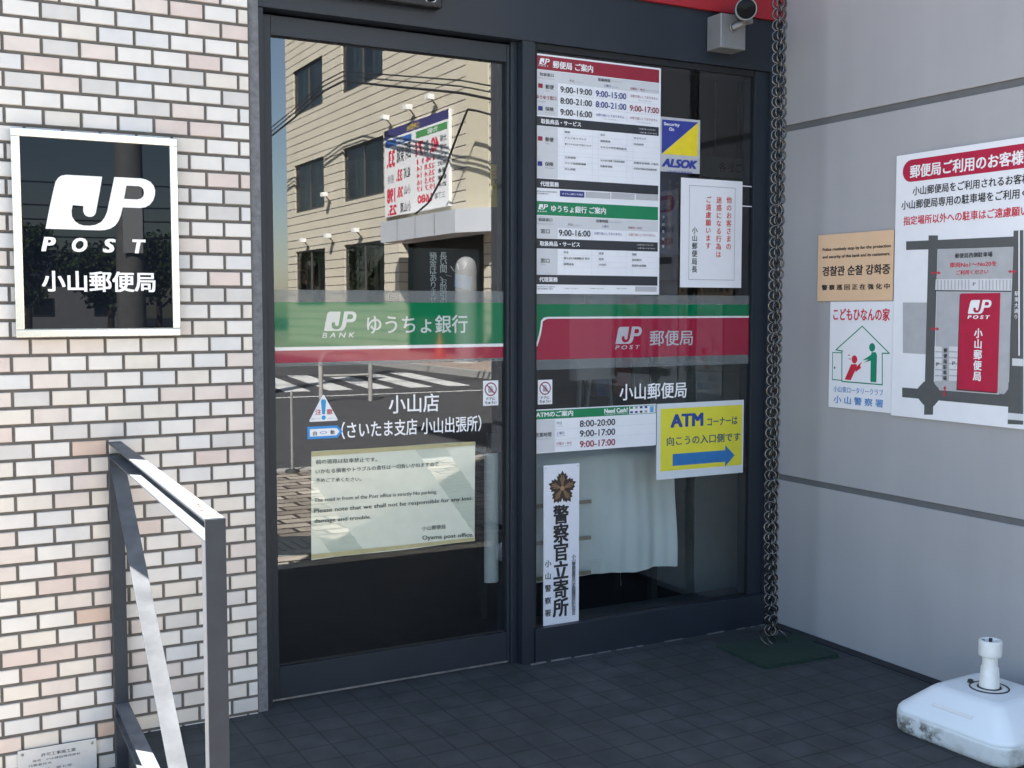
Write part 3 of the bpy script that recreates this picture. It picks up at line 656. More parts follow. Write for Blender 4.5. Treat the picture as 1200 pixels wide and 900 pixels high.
z7('取扱商品・サービス', 138, 552, 420, 577, 34, WHITE, .03); z7('〇は取り扱っております', 825, 606, 942, 616, 10, WHITE, 0); z7('－は取り扱っておりません', 825, 632, 955, 642, 10, WHITE, 0)
for b, x0, y0, x1, y1 in (('郵便',308,186,354,190),('チルドゆうパック',308,238,495,252),('重さ三十キロまでのゆうパック',308,292,540,308),('切手',620,212,662,216),('国際郵便',620,266,708,272),('カタログ切手通信販売',620,320,848,336),('ゆうパック',915,240,1020,248),('内容証明',915,293,998,299),
                           ('生命保険',308,410,404,414),('バイク自賠責保険',308,462,494,470),('がん保険',308,512,402,517),('法人向け保険 引受条件緩和',620,438,832,448),('自動車保険',620,488,726,492),('変額年金保険 ご案内',912,458,1128,470),('引受条件緩和型医療保険',912,508,1116,520)): z4(b, x0, y0, x1, y1, 19, BLACKP, .01)
z4('代理業務', 92, 640, 255, 650, 44, WHITE, .03); z4('郵便局株式会社の取扱代理業務', 45, 706, 238, 714, 11, BLACKP, .01); z4('銀行代理業ほか', 45, 724, 165, 730, 11, BLACKP, .01)
a, b = S.L(620+265/7.5, 130+752/7.5), S.L(620+480/7.5, 130+712/7.5); S.rect(a[0], a[1], b[0], b[1], NAVY)
z4('ゆうちょ銀行 代理店', 286, 728, 468, 738, 17, WHITE, .01)
for x0, x1, y0, y1 in ((490,708,722,762),(716,922,730,772),(932,1128,738,780)):
    a, b = S.L(620+x0/7.5, 130+y1/7.5), S.L(620+x1/7.5, 130+y0/7.5); S.rect(a[0], a[1], b[0], b[1], mat('tab_grey', (.45,.45,.46), .5))
z8('取扱窓口', 122, 344, 218, 347, 24, DGREY); z8('Service counter', 112, 372, 228, 376, 8, MIDG, 0); z8('営業時間', 526, 355, 610, 357, 21, DGREY, .02); z8('Opening Hours', 618, 363, 706, 366, 9, MIDG, 0)
z8('平日', 328, 380, 360, 381, 16, DGREY, 0); z8('weekdays', 366, 385, 424, 387, 9, MIDG, 0); z8('土曜日', 564, 392, 612, 393, 16, NAVY, 0); z8('日曜日・休日', 750, 401, 848, 404, 16, CRIM, 0)
z8('窓口', 138, 425, 200, 427, 32, DGREY); z8('9:00-16:00', 264, 436, 486, 444, 44, DGREY, .018); z8('お取り扱いしておりません', 514, 441, 708, 448, 19, NAVY, 0); z8('お取り扱いしておりません', 756, 450, 942, 456, 19, CRIM, 0)
z8('取扱商品・サービス', 130, 512, 412, 520, 34, WHITE, .03); z8('〇は取り扱っております', 812, 522, 930, 524, 9, WHITE, 0); z8('－は取り扱っておりません', 812, 545, 942, 548, 9, WHITE, 0)
z8('窓口', 136, 632, 198, 633, 32, DGREY); z8('Counter', 138, 660, 172, 661, 8, MIDG, 0)
for b, x0, y0, x1 in (('貯金',300,573,332),('個人向け国債販売 受付',300,616,480),('国際送金',300,656,370),('送金',545,580,580),('投資',545,621,578),('小切手',545,661,596),('保険',777,588,810),('信託案内',777,627,844),('変額年金保険',777,667,878)): z8(b, x0, y0, x1, y0+3, 17, BLACKP, .01)
z8('代理業務', 126, 764, 256, 767, 34, WHITE, .03); z8('株式会社ゆうちょ銀行の', 105, 815, 236, 817, 9, BLACKP, .01); z8('取扱代理業務ご案内', 105, 830, 222, 832, 9, BLACKP, .01)
for x0 in (300, 480, 665): z8('ご利用いただけます', x0, 828, x0+(100 if x0 < 600 else 78), 830, 9, BLACKP, 0)
a, b = S.L(610+800/6, 200+850/6), S.L(610+952/6, 200+816/6); S.rect(a[0], a[1], b[0], b[1], mat('tab_grey', (.45,.45,.46), .5))
S.done()

# --- security sticker
SKEL = mat('sticker_silver', (.5,.51,.52), .4, .1)
S = Sign('security_sticker', 'silver security sticker with blue and yellow triangles on the right glass', 'sticker', 'door', WYY-.0015, (773.5,136.5),(820.5,141),(819.5,205),(772.5,199.5), .0012, SKEL)
YEL = mat('yellow_print', (.78,.62,.02), .5); BLU = mat('blue_print', (.03,.045,.27), .5)
q = lambda x, y: (770+x/3.909, 120+y/3.909)
S.poly([q(22,78), q(188,92), q(20,235)], BLU); S.poly([q(188,93), q(184,248), q(22,236)], YEL)
S.text('Security', *q(30,98), *q(102,108), 18/3.9, WHITE, .03); S.text('On', *q(54,121), *q(76,125), 16/3.9, WHITE, .03)
S.text('ALSOK', *q(20,274), *q(183,288), 40/3.9, BLU, .07, shear=.25); S.text('お客様綜合警備保障', *q(44,317), *q(158,323), 12/3.9, BLU, 0)
S.done()

# --- white notice with red vertical writing
S = Sign('white_notice_board', 'white board with red vertical writing and thin black border on the right glass', 'notice', 'door', WYY-.0032, (798.5,208),(869.5,213),(868,337.5),(796,336.5), .003, PLATE)
q = lambda x, y: (770+x/3.909, 120+y/3.909)
bw = .0012; cs = [S.L(*q(148,381)), S.L(*q(356,391)), S.L(*q(351,815)), S.L(*q(140,812))]
u0 = (cs[0][0]+cs[3][0])/2; u1 = (cs[1][0]+cs[2][0])/2; v1 = (cs[0][1]+cs[1][1])/2; v0 = (cs[2][1]+cs[3][1])/2
for r in ((u0,v0,u1,v0+bw),(u0,v1-bw,u1,v1),(u0,v0+bw,u0+bw,v1-bw),(u1-bw,v0+bw,u1,v1-bw)): S.rect(*r, BLACKP)
VR = mat('vermilion_print', (.60,.06,.045), .5)
for y in (218, 241.5):
    a = S.L(869.5, y); b = S.L(881, y-1); S.new('strap').mesh([(a[0]-.004,a[1]-.002,S.t+.0004),(b[0],a[1]-.002,.0005),(b[0],a[1]+.002,.0005),(a[0]-.004,a[1]+.002,S.t+.0004)], [(0,1,2,3)], WHITE)
S.col('他のお客さまの', *q(328,430), *q(324,678), 25/3.9, VR, .02); S.col('迷惑になる行為は', *q(282,430), *q(278,714), 25/3.9, VR, .02); S.col('ご遠慮願います', *q(234,428), *q(230,674), 25/3.9, VR, .02); S.col('小山郵便局長', *q(171,568), *q(167,782), 26/3.9, BLACKP, .02)
S.done()

# --- navy banner behind the glass
S = Sign('navy_vertical_banner', 'narrow navy banner with dim gold vertical writing hanging behind the right glass', 'banner', 'door', .03, (771.5,199),(806,203),(802,300),(770,297), .002, mat('banner_navy', (.012,.018,.06), .6, var=.1))
GOLD = mat('dull_gold_print', (.16,.11,.05), .5)
S.col('☆小山郵便局防犯重点警戒中', 785, 210, 783, 293, 5.5, GOLD, .01); S.col('警察官立寄所', 794, 213, 793, 245, 4, GOLD, 0); S.col('小山警察署', 777.5, 250, 776, 293, 3, WHITE, 0)
S.done()

# --- opening hours strip of the cash machines
S = Sign('cash_machine_hours_board', 'small landscape white board with green header listing cash machine hours on the right glass', 'notice board', 'door', WYY-.0035, (622.5,480),(768.5,473.5),(768,522),(622,531.5), .003, PLATE)
q = lambda x, y: (610+x/4, 340+y/4)
vt = S.L(*q(55,608))[1]
S.rect(.003, vt, S.w-.003, S.h-.004, GREEN); S.rect(.003, .003, S.L(*q(158,660))[0], vt-.002, GREYP)
S.text('ATMのご案内', *q(70,582), *q(244,577), 27/4, WHITE, .03); S.text('Need Cash?', *q(390,566), *q(500,561), 21/4, WHITE, .045); S.text('International ATM Service', *q(392,580), *q(500,577), 6/4, WHITE, 0)
a, b = S.L(*q(507,583)), S.L(*q(628,540)); S.rect(a[0], vt+.002, b[0], S.h-.006, WHITE, 'print', 2)
cw = (b[0]-a[0])/5.4
for i in range(4):
    for j in range(2):
        S.rect(a[0]+.004+cw*i, vt+.005+.017*j, a[0]+cw*(i+.75), vt+.013+.017*j, (NAVY, GREEN, BLU, MIDG, DGREY, NAVY, MIDG, BLU)[i*2+j], 'print', 3)
S.rect(a[0]+cw*4.3, vt+.005, a[0]+cw*5.1, vt+.028, mat('pale_blue_print', (.15,.35,.6), .5), 'print', 3)
S.text('営業時間', *q(66,679), *q(142,676), 21/4, DGREY, .02); S.text('Service Hours', *q(72,698), *q(136,695), 7/4, MIDG, 0)
for t, y, mt in (('8:00-20:00', 622, DGREY), ('9:00-17:00', 668, DGREY), ('9:00-17:00', 717, CRIM)): S.text(t, *q(275,y+2), *q(441,y-3), 31/4, mt, .02)
for t, e, y, mt, x1 in (('平日','weekdays',624,DGREY,190), ('土曜日','Saturday',670,NAVY,202), ('日曜日・休日','Sundays, Holidays',718,CRIM,236)): S.text(t, *q(166,y), *q(x1,y-1), 13/4, mt, 0); S.text(e, *q(166,y+13), *q(min(x1+8,236),y+12), 5/4, MIDG, 0)
for y in (645, 692):
    v = S.L(*q(300,y))[1]; S.rect(S.L(*q(160,y))[0], v-.0005, S.w-.003, v+.0005, LGREY, 'print', 2)
u = S.L(*q(160,660))[0]; S.rect(u-.0006, .003, u+.0006, vt-.002, LGREY, 'print', 2)
S.done()

# --- yellow direction sheet
YPAPER = mat('yellow_sheet', (.72,.66,.045), .55, var=.02); LAM = mat('laminate_edge', (.66,.70,.72), .25, var=.02)
S = Sign('yellow_direction_sheet', 'yellow laminated sheet with a blue arrow pointing right on the right glass', 'poster', 'door', WYY-.0015, (769.5,473.5),(871.5,468.3),(870.5,554.5),(769,561.5), .001, LAM)
q = lambda x, y: (610+x/4, 340+y/4)
S.rect(.018, .032, S.w-.008, S.h-.02, YPAPER)
ARB = mat('arrow_blue_print', (.03,.17,.42), .5); DB = mat('deep_blue_print', (.02,.06,.26), .5); DGN = mat('slate_green_print', (.05,.10,.13), .5)
S.text('ATM', *q(702,612), *q(856,606), 62/4, DB, .055); S.text('コーナーは', *q(874,616), *q(1016,611), 38/4, DGN, .03); S.text('向こうの入口側です', *q(684,703), *q(1030,692), 42/4, DGN, .025)
v = S.L(*q(820,788))[1]; ua, ub, uc = S.L(*q(712,0+790))[0], S.L(*q(958,785))[0], S.L(*q(1002,780))[0]; hh = S.L(*q(712,766))[1]-S.L(*q(712,822))[1]
S.poly([(ua,v-hh/2),(ub,v-hh/2),(ub,v-hh*.93),(uc,v),(ub,v+hh*.93),(ub,v+hh/2),(ua,v+hh/2)], ARB, 'arrow', 2, px=False)
S.done()

# --- police plate
PPL = mat('police_plate_white', (.70,.71,.76), .3, var=.02)
S = Sign('police_plate', 'tall narrow white police plate with brown star emblem at the bottom of the right glass', 'plate', 'door', WYY-.0045, (637.3,545),(678.7,543),(677,731.5),(635.5,737), .004, PPL)
q = lambda x, y: (630+x/4.283, 535+y/4.283)
cx, cy = S.L(*q(121,158)); rr = S.L(*q(186,158))[0]-cx
EB = mat('emblem_dark_brown', (.03,.018,.012), .5); EG = mat('emblem_bronze', (.34,.2,.10), .4)
pts = []
for k in range(5):
    a0_ = math.pi/2+k*2*math.pi/5
    for da, r in ((-.60,.66),(-.50,.90),(-.40,.82),(-.29,.99),(-.16,.90),(0,1.12),(.16,.90),(.29,.99),(.40,.82),(.50,.90),(.60,.66)): pts.append((cx+rr*r*math.cos(a0_+da), cy+rr*r*1.05*math.sin(a0_+da)))
S.poly(pts, EB, 'emblem', 2, px=False)
for k in range(5):
    for da, w, r in ((-.24,.022,.70),(-.08,.03,.86),(.08,.03,.86),(.24,.022,.70)):
        a = math.pi/2+k*2*math.pi/5+da; p = lambda r_, t: (cx+rr*r_*math.cos(a)-t*rr*math.sin(a), cy+rr*r_*math.sin(a)+t*rr*math.cos(a))
        S.poly([p(.2,-w*.4), p(r,-w), p(r,w), p(.2,w*.4)], EG, 'emblem', 3, px=False)
S.poly(circle(cx, cy, rr*.17, 16), EG, 'emblem', 4, px=False)
S.col('警察官立寄所', *q(117,243), *q(110,802), 82/4.283, BLACKP, .04, sxy=(.96, 1.04)); S.col('小山警察署', *q(51,505), *q(47,815), 33/4.283, BLACKP, .02)
S.col('小山警察署管内金融機関防犯協会', *q(180,490), *q(175,793), 21/4.283, BLACKP, .015)
S.done()
mbs = SCR
for v in (.01, S.h-.01):
    for u in (.008, S.w-.008):
        mb = MB(); mb.lathe([(0,.0055),(.0015,.0052),(.002,.004)], SCR, (u, v, 0), 8); mb.build('screw', S.root)

# --- caution triangle, arrow sticker, two door stickers
def rounded(pts, r, n=5):
    out = []
    for i, p in enumerate(pts):
        p = Vector(p); a = Vector(pts[i-1]); b = Vector(pts[(i+1) % len(pts)]); da = (a-p).normalized(); db = (b-p).normalized()
        s, e = p+da*r, p+db*r
        for k in range(n+1):
            t = k/n; q_ = s*(1-t)**2+p*2*t*(1-t)+e*t*t; out.append((q_.x, q_.y))
    return out
q = lambda x, y: (330+x/8.571, 440+y/8.571)
base = P(*q(270,465), 1, DY-.001); r_ = P(*q(568,455), 1, DY-.001); tp = P(*q(420,183), 1, DY-.001)
w_, h_ = r_.x-base.x, tp.z-(base.z+r_.z)/2
S = Sign('caution_triangle_sticker', 'white triangular caution sticker with a blue exclamation mark on the sliding door', 'sticker', 'door', DY-.001, q(270,183), q(568,183), q(568,455), q(270,465), .0008, mat('sticker_white', (.75,.76,.78), .4, var=.02), corners=rounded([(0,0),(w_,0),(w_/2,h_)], .008))
SKB = mat('sky_blue_print', (.02,.28,.55), .5)
u, v = S.L(*q(421,240)); u = w_/2; v1 = v; v0 = S.L(*q(421,390))[1]; dv = S.L(*q(421,423))[1]
S.poly([(u-.009,v1-.006),(u-.006,v1),(u+.006,v1),(u+.009,v1-.006),(u+.005,v0),(u-.005,v0)][::-1], SKB, px=False); S.poly(circle(u, dv, .0075, 20), SKB, px=False)
S.text('注', *q(336,368), *q(398,366), 54/8.57, RED, .02); S.text('意', *q(448,364), *q(512,362), 54/8.57, RED, .02); S.text('自動ドアです', *q(295,437), *q(388,434), 13/8.57, MIDG, 0); S.text('ご注意下さい', *q(450,432), *q(545,428), 13/8.57, MIDG, 0)
S.done()
c = [P(*q(*p), 1, DY-.001) for p in ((258,517),(560,500),(612,560),(560,622),(258,645))]
u0, v0 = c[0].x, (c[3].z+c[4].z)/2; hh = (c[0].z+c[1].z)/2-v0
S = Sign('automatic_door_sticker', 'blue bordered white arrow sticker below the caution triangle on the sliding door', 'sticker', 'door', DY-.001, q(258,517), q(560,504), q(560,622), q(258,645), .0008, mat('sticker_blue', (.02,.25,.62), .4), corners=[(0,0),(c[1].x-u0,0),(c[2].x-u0,hh/2),(c[1].x-u0,hh),(0,hh)])
e = .0085; S.poly([(e,e),(c[1].x-u0-e*.4,e),(c[2].x-u0-e*1.3,hh/2),(c[1].x-u0-e*.4,hh-e),(e,hh-e)], WHITE, px=False)
S.text('自', *q(314,583), *q(352,581), 42/8.57, BLACKP, .02); S.text('動', *q(488,571), *q(530,569), 42/8.57, BLACKP, .02)
eu, ev = S.L(*q(418,573)); S.poly(circle(eu, ev, .013, 20, .0045), mat('pale_violet_print', (.25,.33,.6), .5), px=False, k=2); S.poly(circle(eu, ev, .009, 20, .0025), WHITE, px=False, k=3)
S.done()
def touch_sticker(tl, tr, br, bl, dep, label):
    S = Sign('door_caution_sticker', label, 'sticker', 'door', dep, tl, tr, br, bl, .0008, mat('sticker_white', (.75,.76,.78), .4, var=.02), group='small do not touch stickers on the glass')
    cu, cv, r = S.w/2, S.h*.655, S.w*.40
    DR = mat('maroon_print', (.22,.02,.05), .5)
    fill(S.part('print'), [circle(cu, cv, r), circle(cu, cv, r*.82)[::-1]], S.z(1), DR)
    # little open hand
    S.poly([(cu-r*.38,cv-r*.5),(cu+r*.3,cv-r*.5),(cu+r*.42,cv-.0),(cu+r*.3,cv+r*.1),(cu+r*.26,cv+r*.45),(cu-r*.3,cv+r*.5),(cu-r*.42,cv)], mat('hand_grey_print', (.33,.3,.32), .5), px=False, k=1)
    for i in range(3):
        x = cu-r*.22+r*.2*i; S.rect(x-.0006, cv-r*.02, x+.0006, cv+r*.5, WHITE, 'print', 2)
    a = math.radians(-45); d, n_ = Vector((math.cos(a), math.sin(a))), Vector((-math.sin(a), math.cos(a)))
    o = Vector((cu, cv)); S.poly([tuple(o+d*r*.88*i+n_*r*.09*j) for i, j in ((-1,-1),(1,-1),(1,1),(-1,1))], DR, px=False, k=3)
    put_text(S.line('lettering'), 'ドアに', S.w*.22, S.w*.78, S.h*.275, S.h*.11, S.z(3), BLACKP, .03); put_text(S.line('lettering'), 'ちゅうい', S.w*.12, S.w*.88, S.h*.12, S.h*.13, S.z(3), BLACKP, .03)
    S.done()
touch_sticker((566,446.5),(584,445.5),(583.5,474.5),(566,476), DY-.001, 'small white do not touch sticker at the right edge of the sliding door')
touch_sticker((630.5,445.5),(647,444.7),(647,473),(630,474.5), WYY-.0012, 'small white do not touch sticker above the cash machine hours board')

# --- paper notice behind the sliding door, laminated, hung slightly crooked
PAPER = mat('pale_laminated_paper', (.64,.66,.54), .04, 0, .5, var=.03); TAPE = mat('yellowed_tape', (.42,.38,.20), .4, var=.1)
S = Sign('paper_parking_notice', 'large pale paper notice taped to the sliding door about the road in front', 'poster', 'door', DY-.0022, (365,529.5),(556.5,517.5),(556.5,634),(365,656.5), .0006, PAPER)
q = lambda x, y: (300+x/3.75, 440+y/3.75)
# crooked outline: replace the panel by the true quadrilateral, gently waved
cs = [S.L(*p) for p in ((365,656.5),(556.5,634.3),(557,517.3),(365,529.5))]
mb = MB(); nx, ny = 24, 12; g = []
for j in range(ny+1):
    for i in range(nx+1):
        s, t = i/nx, j/ny; a = Vector(cs[0]).lerp(Vector(cs[1]), s); b = Vector(cs[3]).lerp(Vector(cs[2]), s); p = a.lerp(b, t)
        g.append((p.x, p.y+.0012*math.sin(s*9+t), -.0006-.0009*(1+math.sin(s*7+t*3))))
mb.mesh(g, [(j*(nx+1)+i, j*(nx+1)+i+1, (j+1)*(nx+1)+i+1, (j+1)*(nx+1)+i) for j in range(ny) for i in range(nx)], PAPER, True)
old = S.root.data; tmp = mb.build('paper'); S.root.data = tmp.data; bpy.data.objects.remove(tmp)
S.poly([cs[3], (cs[3][0],cs[3][1]-.016), (cs[2][0],cs[2][1]-.014), cs[2]][::-1], TAPE, 'tape', 1, px=False); S.more.append(('tape', S.parts.pop('tape'))); S.poly([(cs[0][0],cs[0][1]+.004), (cs[1][0],cs[1][1]+.002), (cs[1][0],cs[1][1]+.014), (cs[0][0],cs[0][1]+.02)], TAPE, 'tape', 1, px=False)
INK = mat('grey_ink', (.05,.06,.055), .6)
tk = dict(tilted=True)
S.text('前の道路は駐車禁止です。', *q(263,380), *q(532,368), 20/3.75, INK, .008, **tk); S.text('いかなる損害やトラブルの責任は一切負いかねますので', *q(262,423), *q(803,388), 20/3.75, INK, .008, **tk); S.text('予めご了承ください。', *q(262,461), *q(462,455), 18/3.75, INK, .008, **tk)
S.text('The road in front of the Post office is strictly No parking.', *q(256,551), *q(795,513), 21/3.75, INK, .006, **tk); S.text('Please note that we shall not be responsible for any loss.', *q(256,598), *q(952,541), 24/3.75, INK, .012, **tk); S.text('damage and trouble.', *q(256,643), *q(506,623), 22/3.75, INK, .010, **tk)
S.text('小山郵便局', *q(728,672), *q(832,664), 20/3.75, INK, .008, **tk); S.text('Oyama post office.', *q(730,716), *q(955,701), 24/3.75, INK, .014, **tk)
S.done()

# --- posters inside, behind the sliding door
DKP = mat('charcoal_poster', (.012,.012,.014), .6)
S = Sign('dark_deposit_poster', 'dark poster with pale vertical writing and a blue bank book inside behind the sliding door', 'poster', 'door', .16, (456,291),(561,291),(561,372),(456,372), .004, DKP)
PLT = mat('poster_pale_letters', (.62,.62,.62), .6)
S.col('長い間、お取引のない', 519, 296, 519, 372, 9, PLT, .01); S.col('預金はありませんか', 507, 296, 507, 372, 9, PLT, .01)
S.poly([(533,321),(553,324),(551,340),(531,336)], mat('bank_book_blue', (.03,.14,.3), .5)); 
for a, b in (((531,318),(527,312)),((536,316),(535,309)),((542,315),(545,309)),((528,324),(521,322))): S.poly([a, (a[0]+1.2,a[1]), (b[0]+1.2,b[1]), b][::-1], PLT)
S.done()
S = Sign('yellow_inside_poster', 'dull yellow poster inside the lobby at the right edge of the sliding door', 'poster', 'door', .20, (574,192),(594,194),(594,243),(574,243), .004, mat('mustard_poster', (.40,.30,.03), .6))
S.text('ご案内', 576, 203, 592, 204, 6, RED, .03); S.text('です', 577, 213, 592, 214, 7, BLACKP, .02)
S.done()

# --- side wall signs
TAN = mat('tan_plate', (.70,.48,.30), .5, var=.02)
S = Sign('police_patrol_sign', 'tan sign with black English Korean and Chinese patrol notice on the grey side wall', 'sign', 'side', SX-.006, (959.5,275.5),(1048,269.5),(1047,353),(958.5,352), .003, TAN)
q = lambda x, y: (950+x/3.909, 260+y/3.909)
S.text('Police routinely stop by for the protection', *q(58,128), *q(370,113), 19/3.9, BLACKP, .035); S.text('and security of this bank and its customers.', *q(58,162), *q(368,149), 19/3.9, BLACKP, .035)
S.text('경찰관 순찰 강화중', *q(57,225), *q(368,217), 46/3.9, BLACKP, .035); S.text('警 察 巡 回 正 在 強 化 中', *q(54,298), *q(366,298), 26/3.9, BLACKP, .035)
S.done()
S = Sign('child_refuge_sign', 'white sign with green house and two figures below the tan sign on the side wall', 'sign', 'side', SX-.0045, (973.5,353.5),(1046,353),(1046,484),(971.5,477), .002, PLATE)
TG = mat('teal_green_print', (.0,.22,.12), .5); CR = mat('carmine_print', (.55,.02,.045), .5); AZ = mat('azure_print', (.06,.22,.5), .5)
S.text('こどもひなんの家', *q(106,420), *q(365,428), 58/3.9, CR, .03)
def outline(pts, w):
    ps = [Vector(S.L(*q(*p))) for p in pts]
    for a, b in zip(ps, ps[1:]):
        d = (b-a).normalized(); n_ = Vector((-d.y, d.x))*w; a2, b2 = a-d*w*.8, b+d*w*.8; S.poly([tuple(a2-n_), tuple(b2-n_), tuple(b2+n_), tuple(a2+n_)], TG, 'picture', 1, px=False)
outline([(148,592),(118,586),(238,478),(362,602),(330,602),(330,746),(145,731),(145,592)], .0022); outline([(145,600),(103,598),(101,722),(145,726)], .0018)
def disc(x, y, rx, mt): a = S.L(*q(x,y)); r = S.L(*q(x+rx,y))[0]-a[0]; S.poly(circle(a[0], a[1], r*.92, 22, r), mt, 'picture', 2, px=False)
S.poly([q(*p) for p in ((278,608),(283,597),(300,597),(306,610),(303,735),(276,732))][::-1], TG, 'picture', 2); disc(284,575,15,TG); S.poly([q(*p) for p in ((283,606),(240,634),(268,630),(246,645),(281,634))][::-1], TG, 'picture', 2)
S.poly([q(*p) for p in ((158,722),(188,652),(214,652),(212,668),(186,725))][::-1], CR, 'picture', 2); disc(203,630,14,CR); S.poly([q(*p) for p in ((206,668),(238,640),(228,660),(234,668),(208,688))], CR, 'picture', 2)
for p in ((176,611),(180,628)): a = S.L(*q(*p)); S.poly([(a[0]-.003,a[1]-.001),(a[0]+.006,a[1]-.002),(a[0]+.006,a[1]+.002),(a[0]-.003,a[1]+.002)], CR, 'picture', 2, px=False)
disc(112,668,4,TG)
S.text('小山東ロータリークラブ', *q(107,765), *q(335,782), 30/3.9, AZ, .012); S.text('小 山 警 察 署', *q(108,812), *q(335,832), 36/3.9, AZ, .02)
S.done()

S = Sign('parking_map_sign', 'large white parking map sign with crimson title bar on the grey side wall', 'sign', 'side', SX-.007, (1050.5,181.5),(1199,162.5),(1199,506),(1046.5,484), .004, PLATE)
# the sign runs on past the edge of the frame: widen the panel
full = S.w+.42
mb = MB(); mb.box(0, full, 0, S.h, 0, .004, PLATE); tmp = mb.build('p'); S.root.data = tmp.data; bpy.data.objects.remove(tmp)
q = lambda x, y: (940+x/2.571, 160+y/2.571); q2 = lambda x, y: (1080+x/3.75, 260+y/3.75)
CRM = mat('map_crimson', (.42,.008,.045), .45); ROADP = mat('map_road_grey', (.085,.09,.09), .5); LOT = mat('map_lot_grey', (.40,.41,.42), .5); LOT2 = mat('map_stripe_grey', (.62,.63,.64), .5)
a, b = S.L(*q(305,140)), S.L(*q(305,74)); h = b[1]-a[1]; yc = (a[1]+b[1])/2
pl = [(a[0]+h/2+h/2*math.cos(t), yc+h/2*math.sin(t)) for t in [math.pi/2+i*math.pi/10 for i in range(11)]]
pr = [(full-.035+h/2*math.cos(t), yc+h/2*math.sin(t)) for t in [-math.pi/2+i*math.pi/10 for i in range(11)]]
S.poly(pl+pr, CRM, px=False)
def long_text(b, x, y, h, cw, mt, bold):     # left start, cell width in photo pixels, runs past the frame
    p = S.L(*q(x,y)); e = S.L(*q(x+cw,y)); c_ = S.L(*q(x,y-h/2))[1]-S.L(*q(x,y+h/2))[1]
    put_text(S.line('lettering'), b, p[0], p[0]+(e[0]-p[0])*len(b)*1.0, p[1], c_, S.z(3), mt, bold)
long_text('郵便局ご利用のお客様へ', 328, 107, 40, 31, WHITE, .03)
long_text('小山郵便局をご利用されるお客様は', 336, 165, 27, 21.3, BLACKP, .022); long_text('小山郵便局専用の駐車場をご利用ください。', 302, 208, 27, 20.8, BLACKP, .022); long_text('指定場所以外への駐車はご遠慮願います。', 308, 255, 27, 20.4, CR, .022)
pp = lambda *a: [q(*t) for t in a]
S.poly(pp((306,652),(306,500),(380,500),(380,656)), LOT, 'map', 1)
S.poly(pp((370,838),(384,298),(412,298),(397,838)), ROADP, 'map', 2); S.poly(pp((316,342),(316,316),(669,300),(669,332)), ROADP, 'map', 2)
S.poly(pp((304,785),(304,756),(669,782),(669,818)), ROADP, 'map', 2); S.poly(pp((622,866),(640,284),(669,282),(669,868)), ROADP, 'map', 2); S.poly(pp((352,757),(370,738),(400,738),(418,764),(418,790),(400,812),(368,808),(350,786)), ROADP, 'map', 2)
S.poly(pp((596,776),(624,740),(669,742),(669,820),(625,815),(598,800)), ROADP, 'map', 2); S.poly(pp((622,832),(669,836),(669,856),(622,852)), LOT2, 'map', 3)
S.poly(pp((402,745),(412,340),(640,332),(624,760),(612,776),(420,764)), LOT, 'map', 3)
S.poly(pp((404,462),(406,430),(636,428),(634,464)), LOT2, 'map', 4); S.poly(pp((404,466),(404,463),(634,465),(634,468)), BLACKP, 'map', 4)
for i in range(22):
    x = 410+i*10.4
    if not 512 < x < 532: S.poly(pp((x,461),(x+.3,432),(x+4,432),(x+3.7,461)), LOT, 'map', 5)
for x0, x1 in ((402,424),(446,472)):
    for i in range(6):
        y = 632+i*18; S.poly(pp((x0,y+14),(x0,y),(x1,y+1),(x1,y+15)), LOT2, 'map', 4)
S.poly(pp((468,764),(478,476),(600,474),(590,774)), mat('map_shadow', (.10,.02,.03), .5), 'map', 4); S.poly(pp((471,760),(481,473),(601,471),(592,771)), CRM, 'map', 5)
S.poly(pp((636,690),(636,668),(669,670),(669,692)), LOT2, 'map', 4); S.poly(pp((655,660),(655,282),(659,282),(659,660)), WHITE, 'map', 4)
a, b = S.L(*q(503,534)), S.L(*q(575,492)); put_logo(S.part('logo'), a[0], b[0], a[1], b[1], S.z(7), WHITE)
S.text('P O S T', *q(502,542), *q(570,546), 11/2.57, WHITE, .05, k=7, shear=.2); S.col('小山郵便局', *q(535,576), *q(531,738), 26/2.57, WHITE, .035, k=7)
S.text('郵便局西側駐車場', *q(464,358), *q(577,356), 15/2.57, BLACKP, .02, k=6); S.text('車両No1～No20を', *q(448,386), *q(590,384), 16/2.57, CR, .02, k=6); S.text('ご利用ください', *q(468,409), *q(565,408), 14/2.57, CR, .02, k=6)
S.text('P', *q(518,445), *q(526,445), 11/2.57, BLACKP, .01, k=6); S.text('P', *q(408,686), *q(417,686), 11/2.57, BLACKP, .01, k=6); S.text('P', *q(456,683), *q(465,683), 11/2.57, BLACKP, .01, k=6)
S.col('郵便局駐車場', *q(436,636), *q(433,736), 12/2.57, BLACKP, .02, k=6); S.col('駅東大通り', *q(650,464), *q(648,552), 13/2.57, WHITE, .01, k=6)
def darrow(x0, y0, x1, y1):
    a, b = Vector(S.L(*q(x0,y0))), Vector(S.L(*q(x1,y1))); d = (b-a).normalized(); n_ = Vector((-d.y, d.x)); L_ = (b-a).length; hd = L_*.3; w = .004
    S.poly([tuple(v) for v in (a, a+d*hd-n_*w*1.6, a+d*hd-n_*w*.5, b-d*hd-n_*w*.5, b-d*hd-n_*w*1.6, b, b-d*hd+n_*w*1.6, b-d*hd+n_*w*.5, a+d*hd+n_*w*.5, a+d*hd+n_*w*1.6)], CR, 'map', 6, px=False)
darrow(392,411,422,411); darrow(624,407,650,407); darrow(390,579,417,580); darrow(434,750,432,785)
S.done()
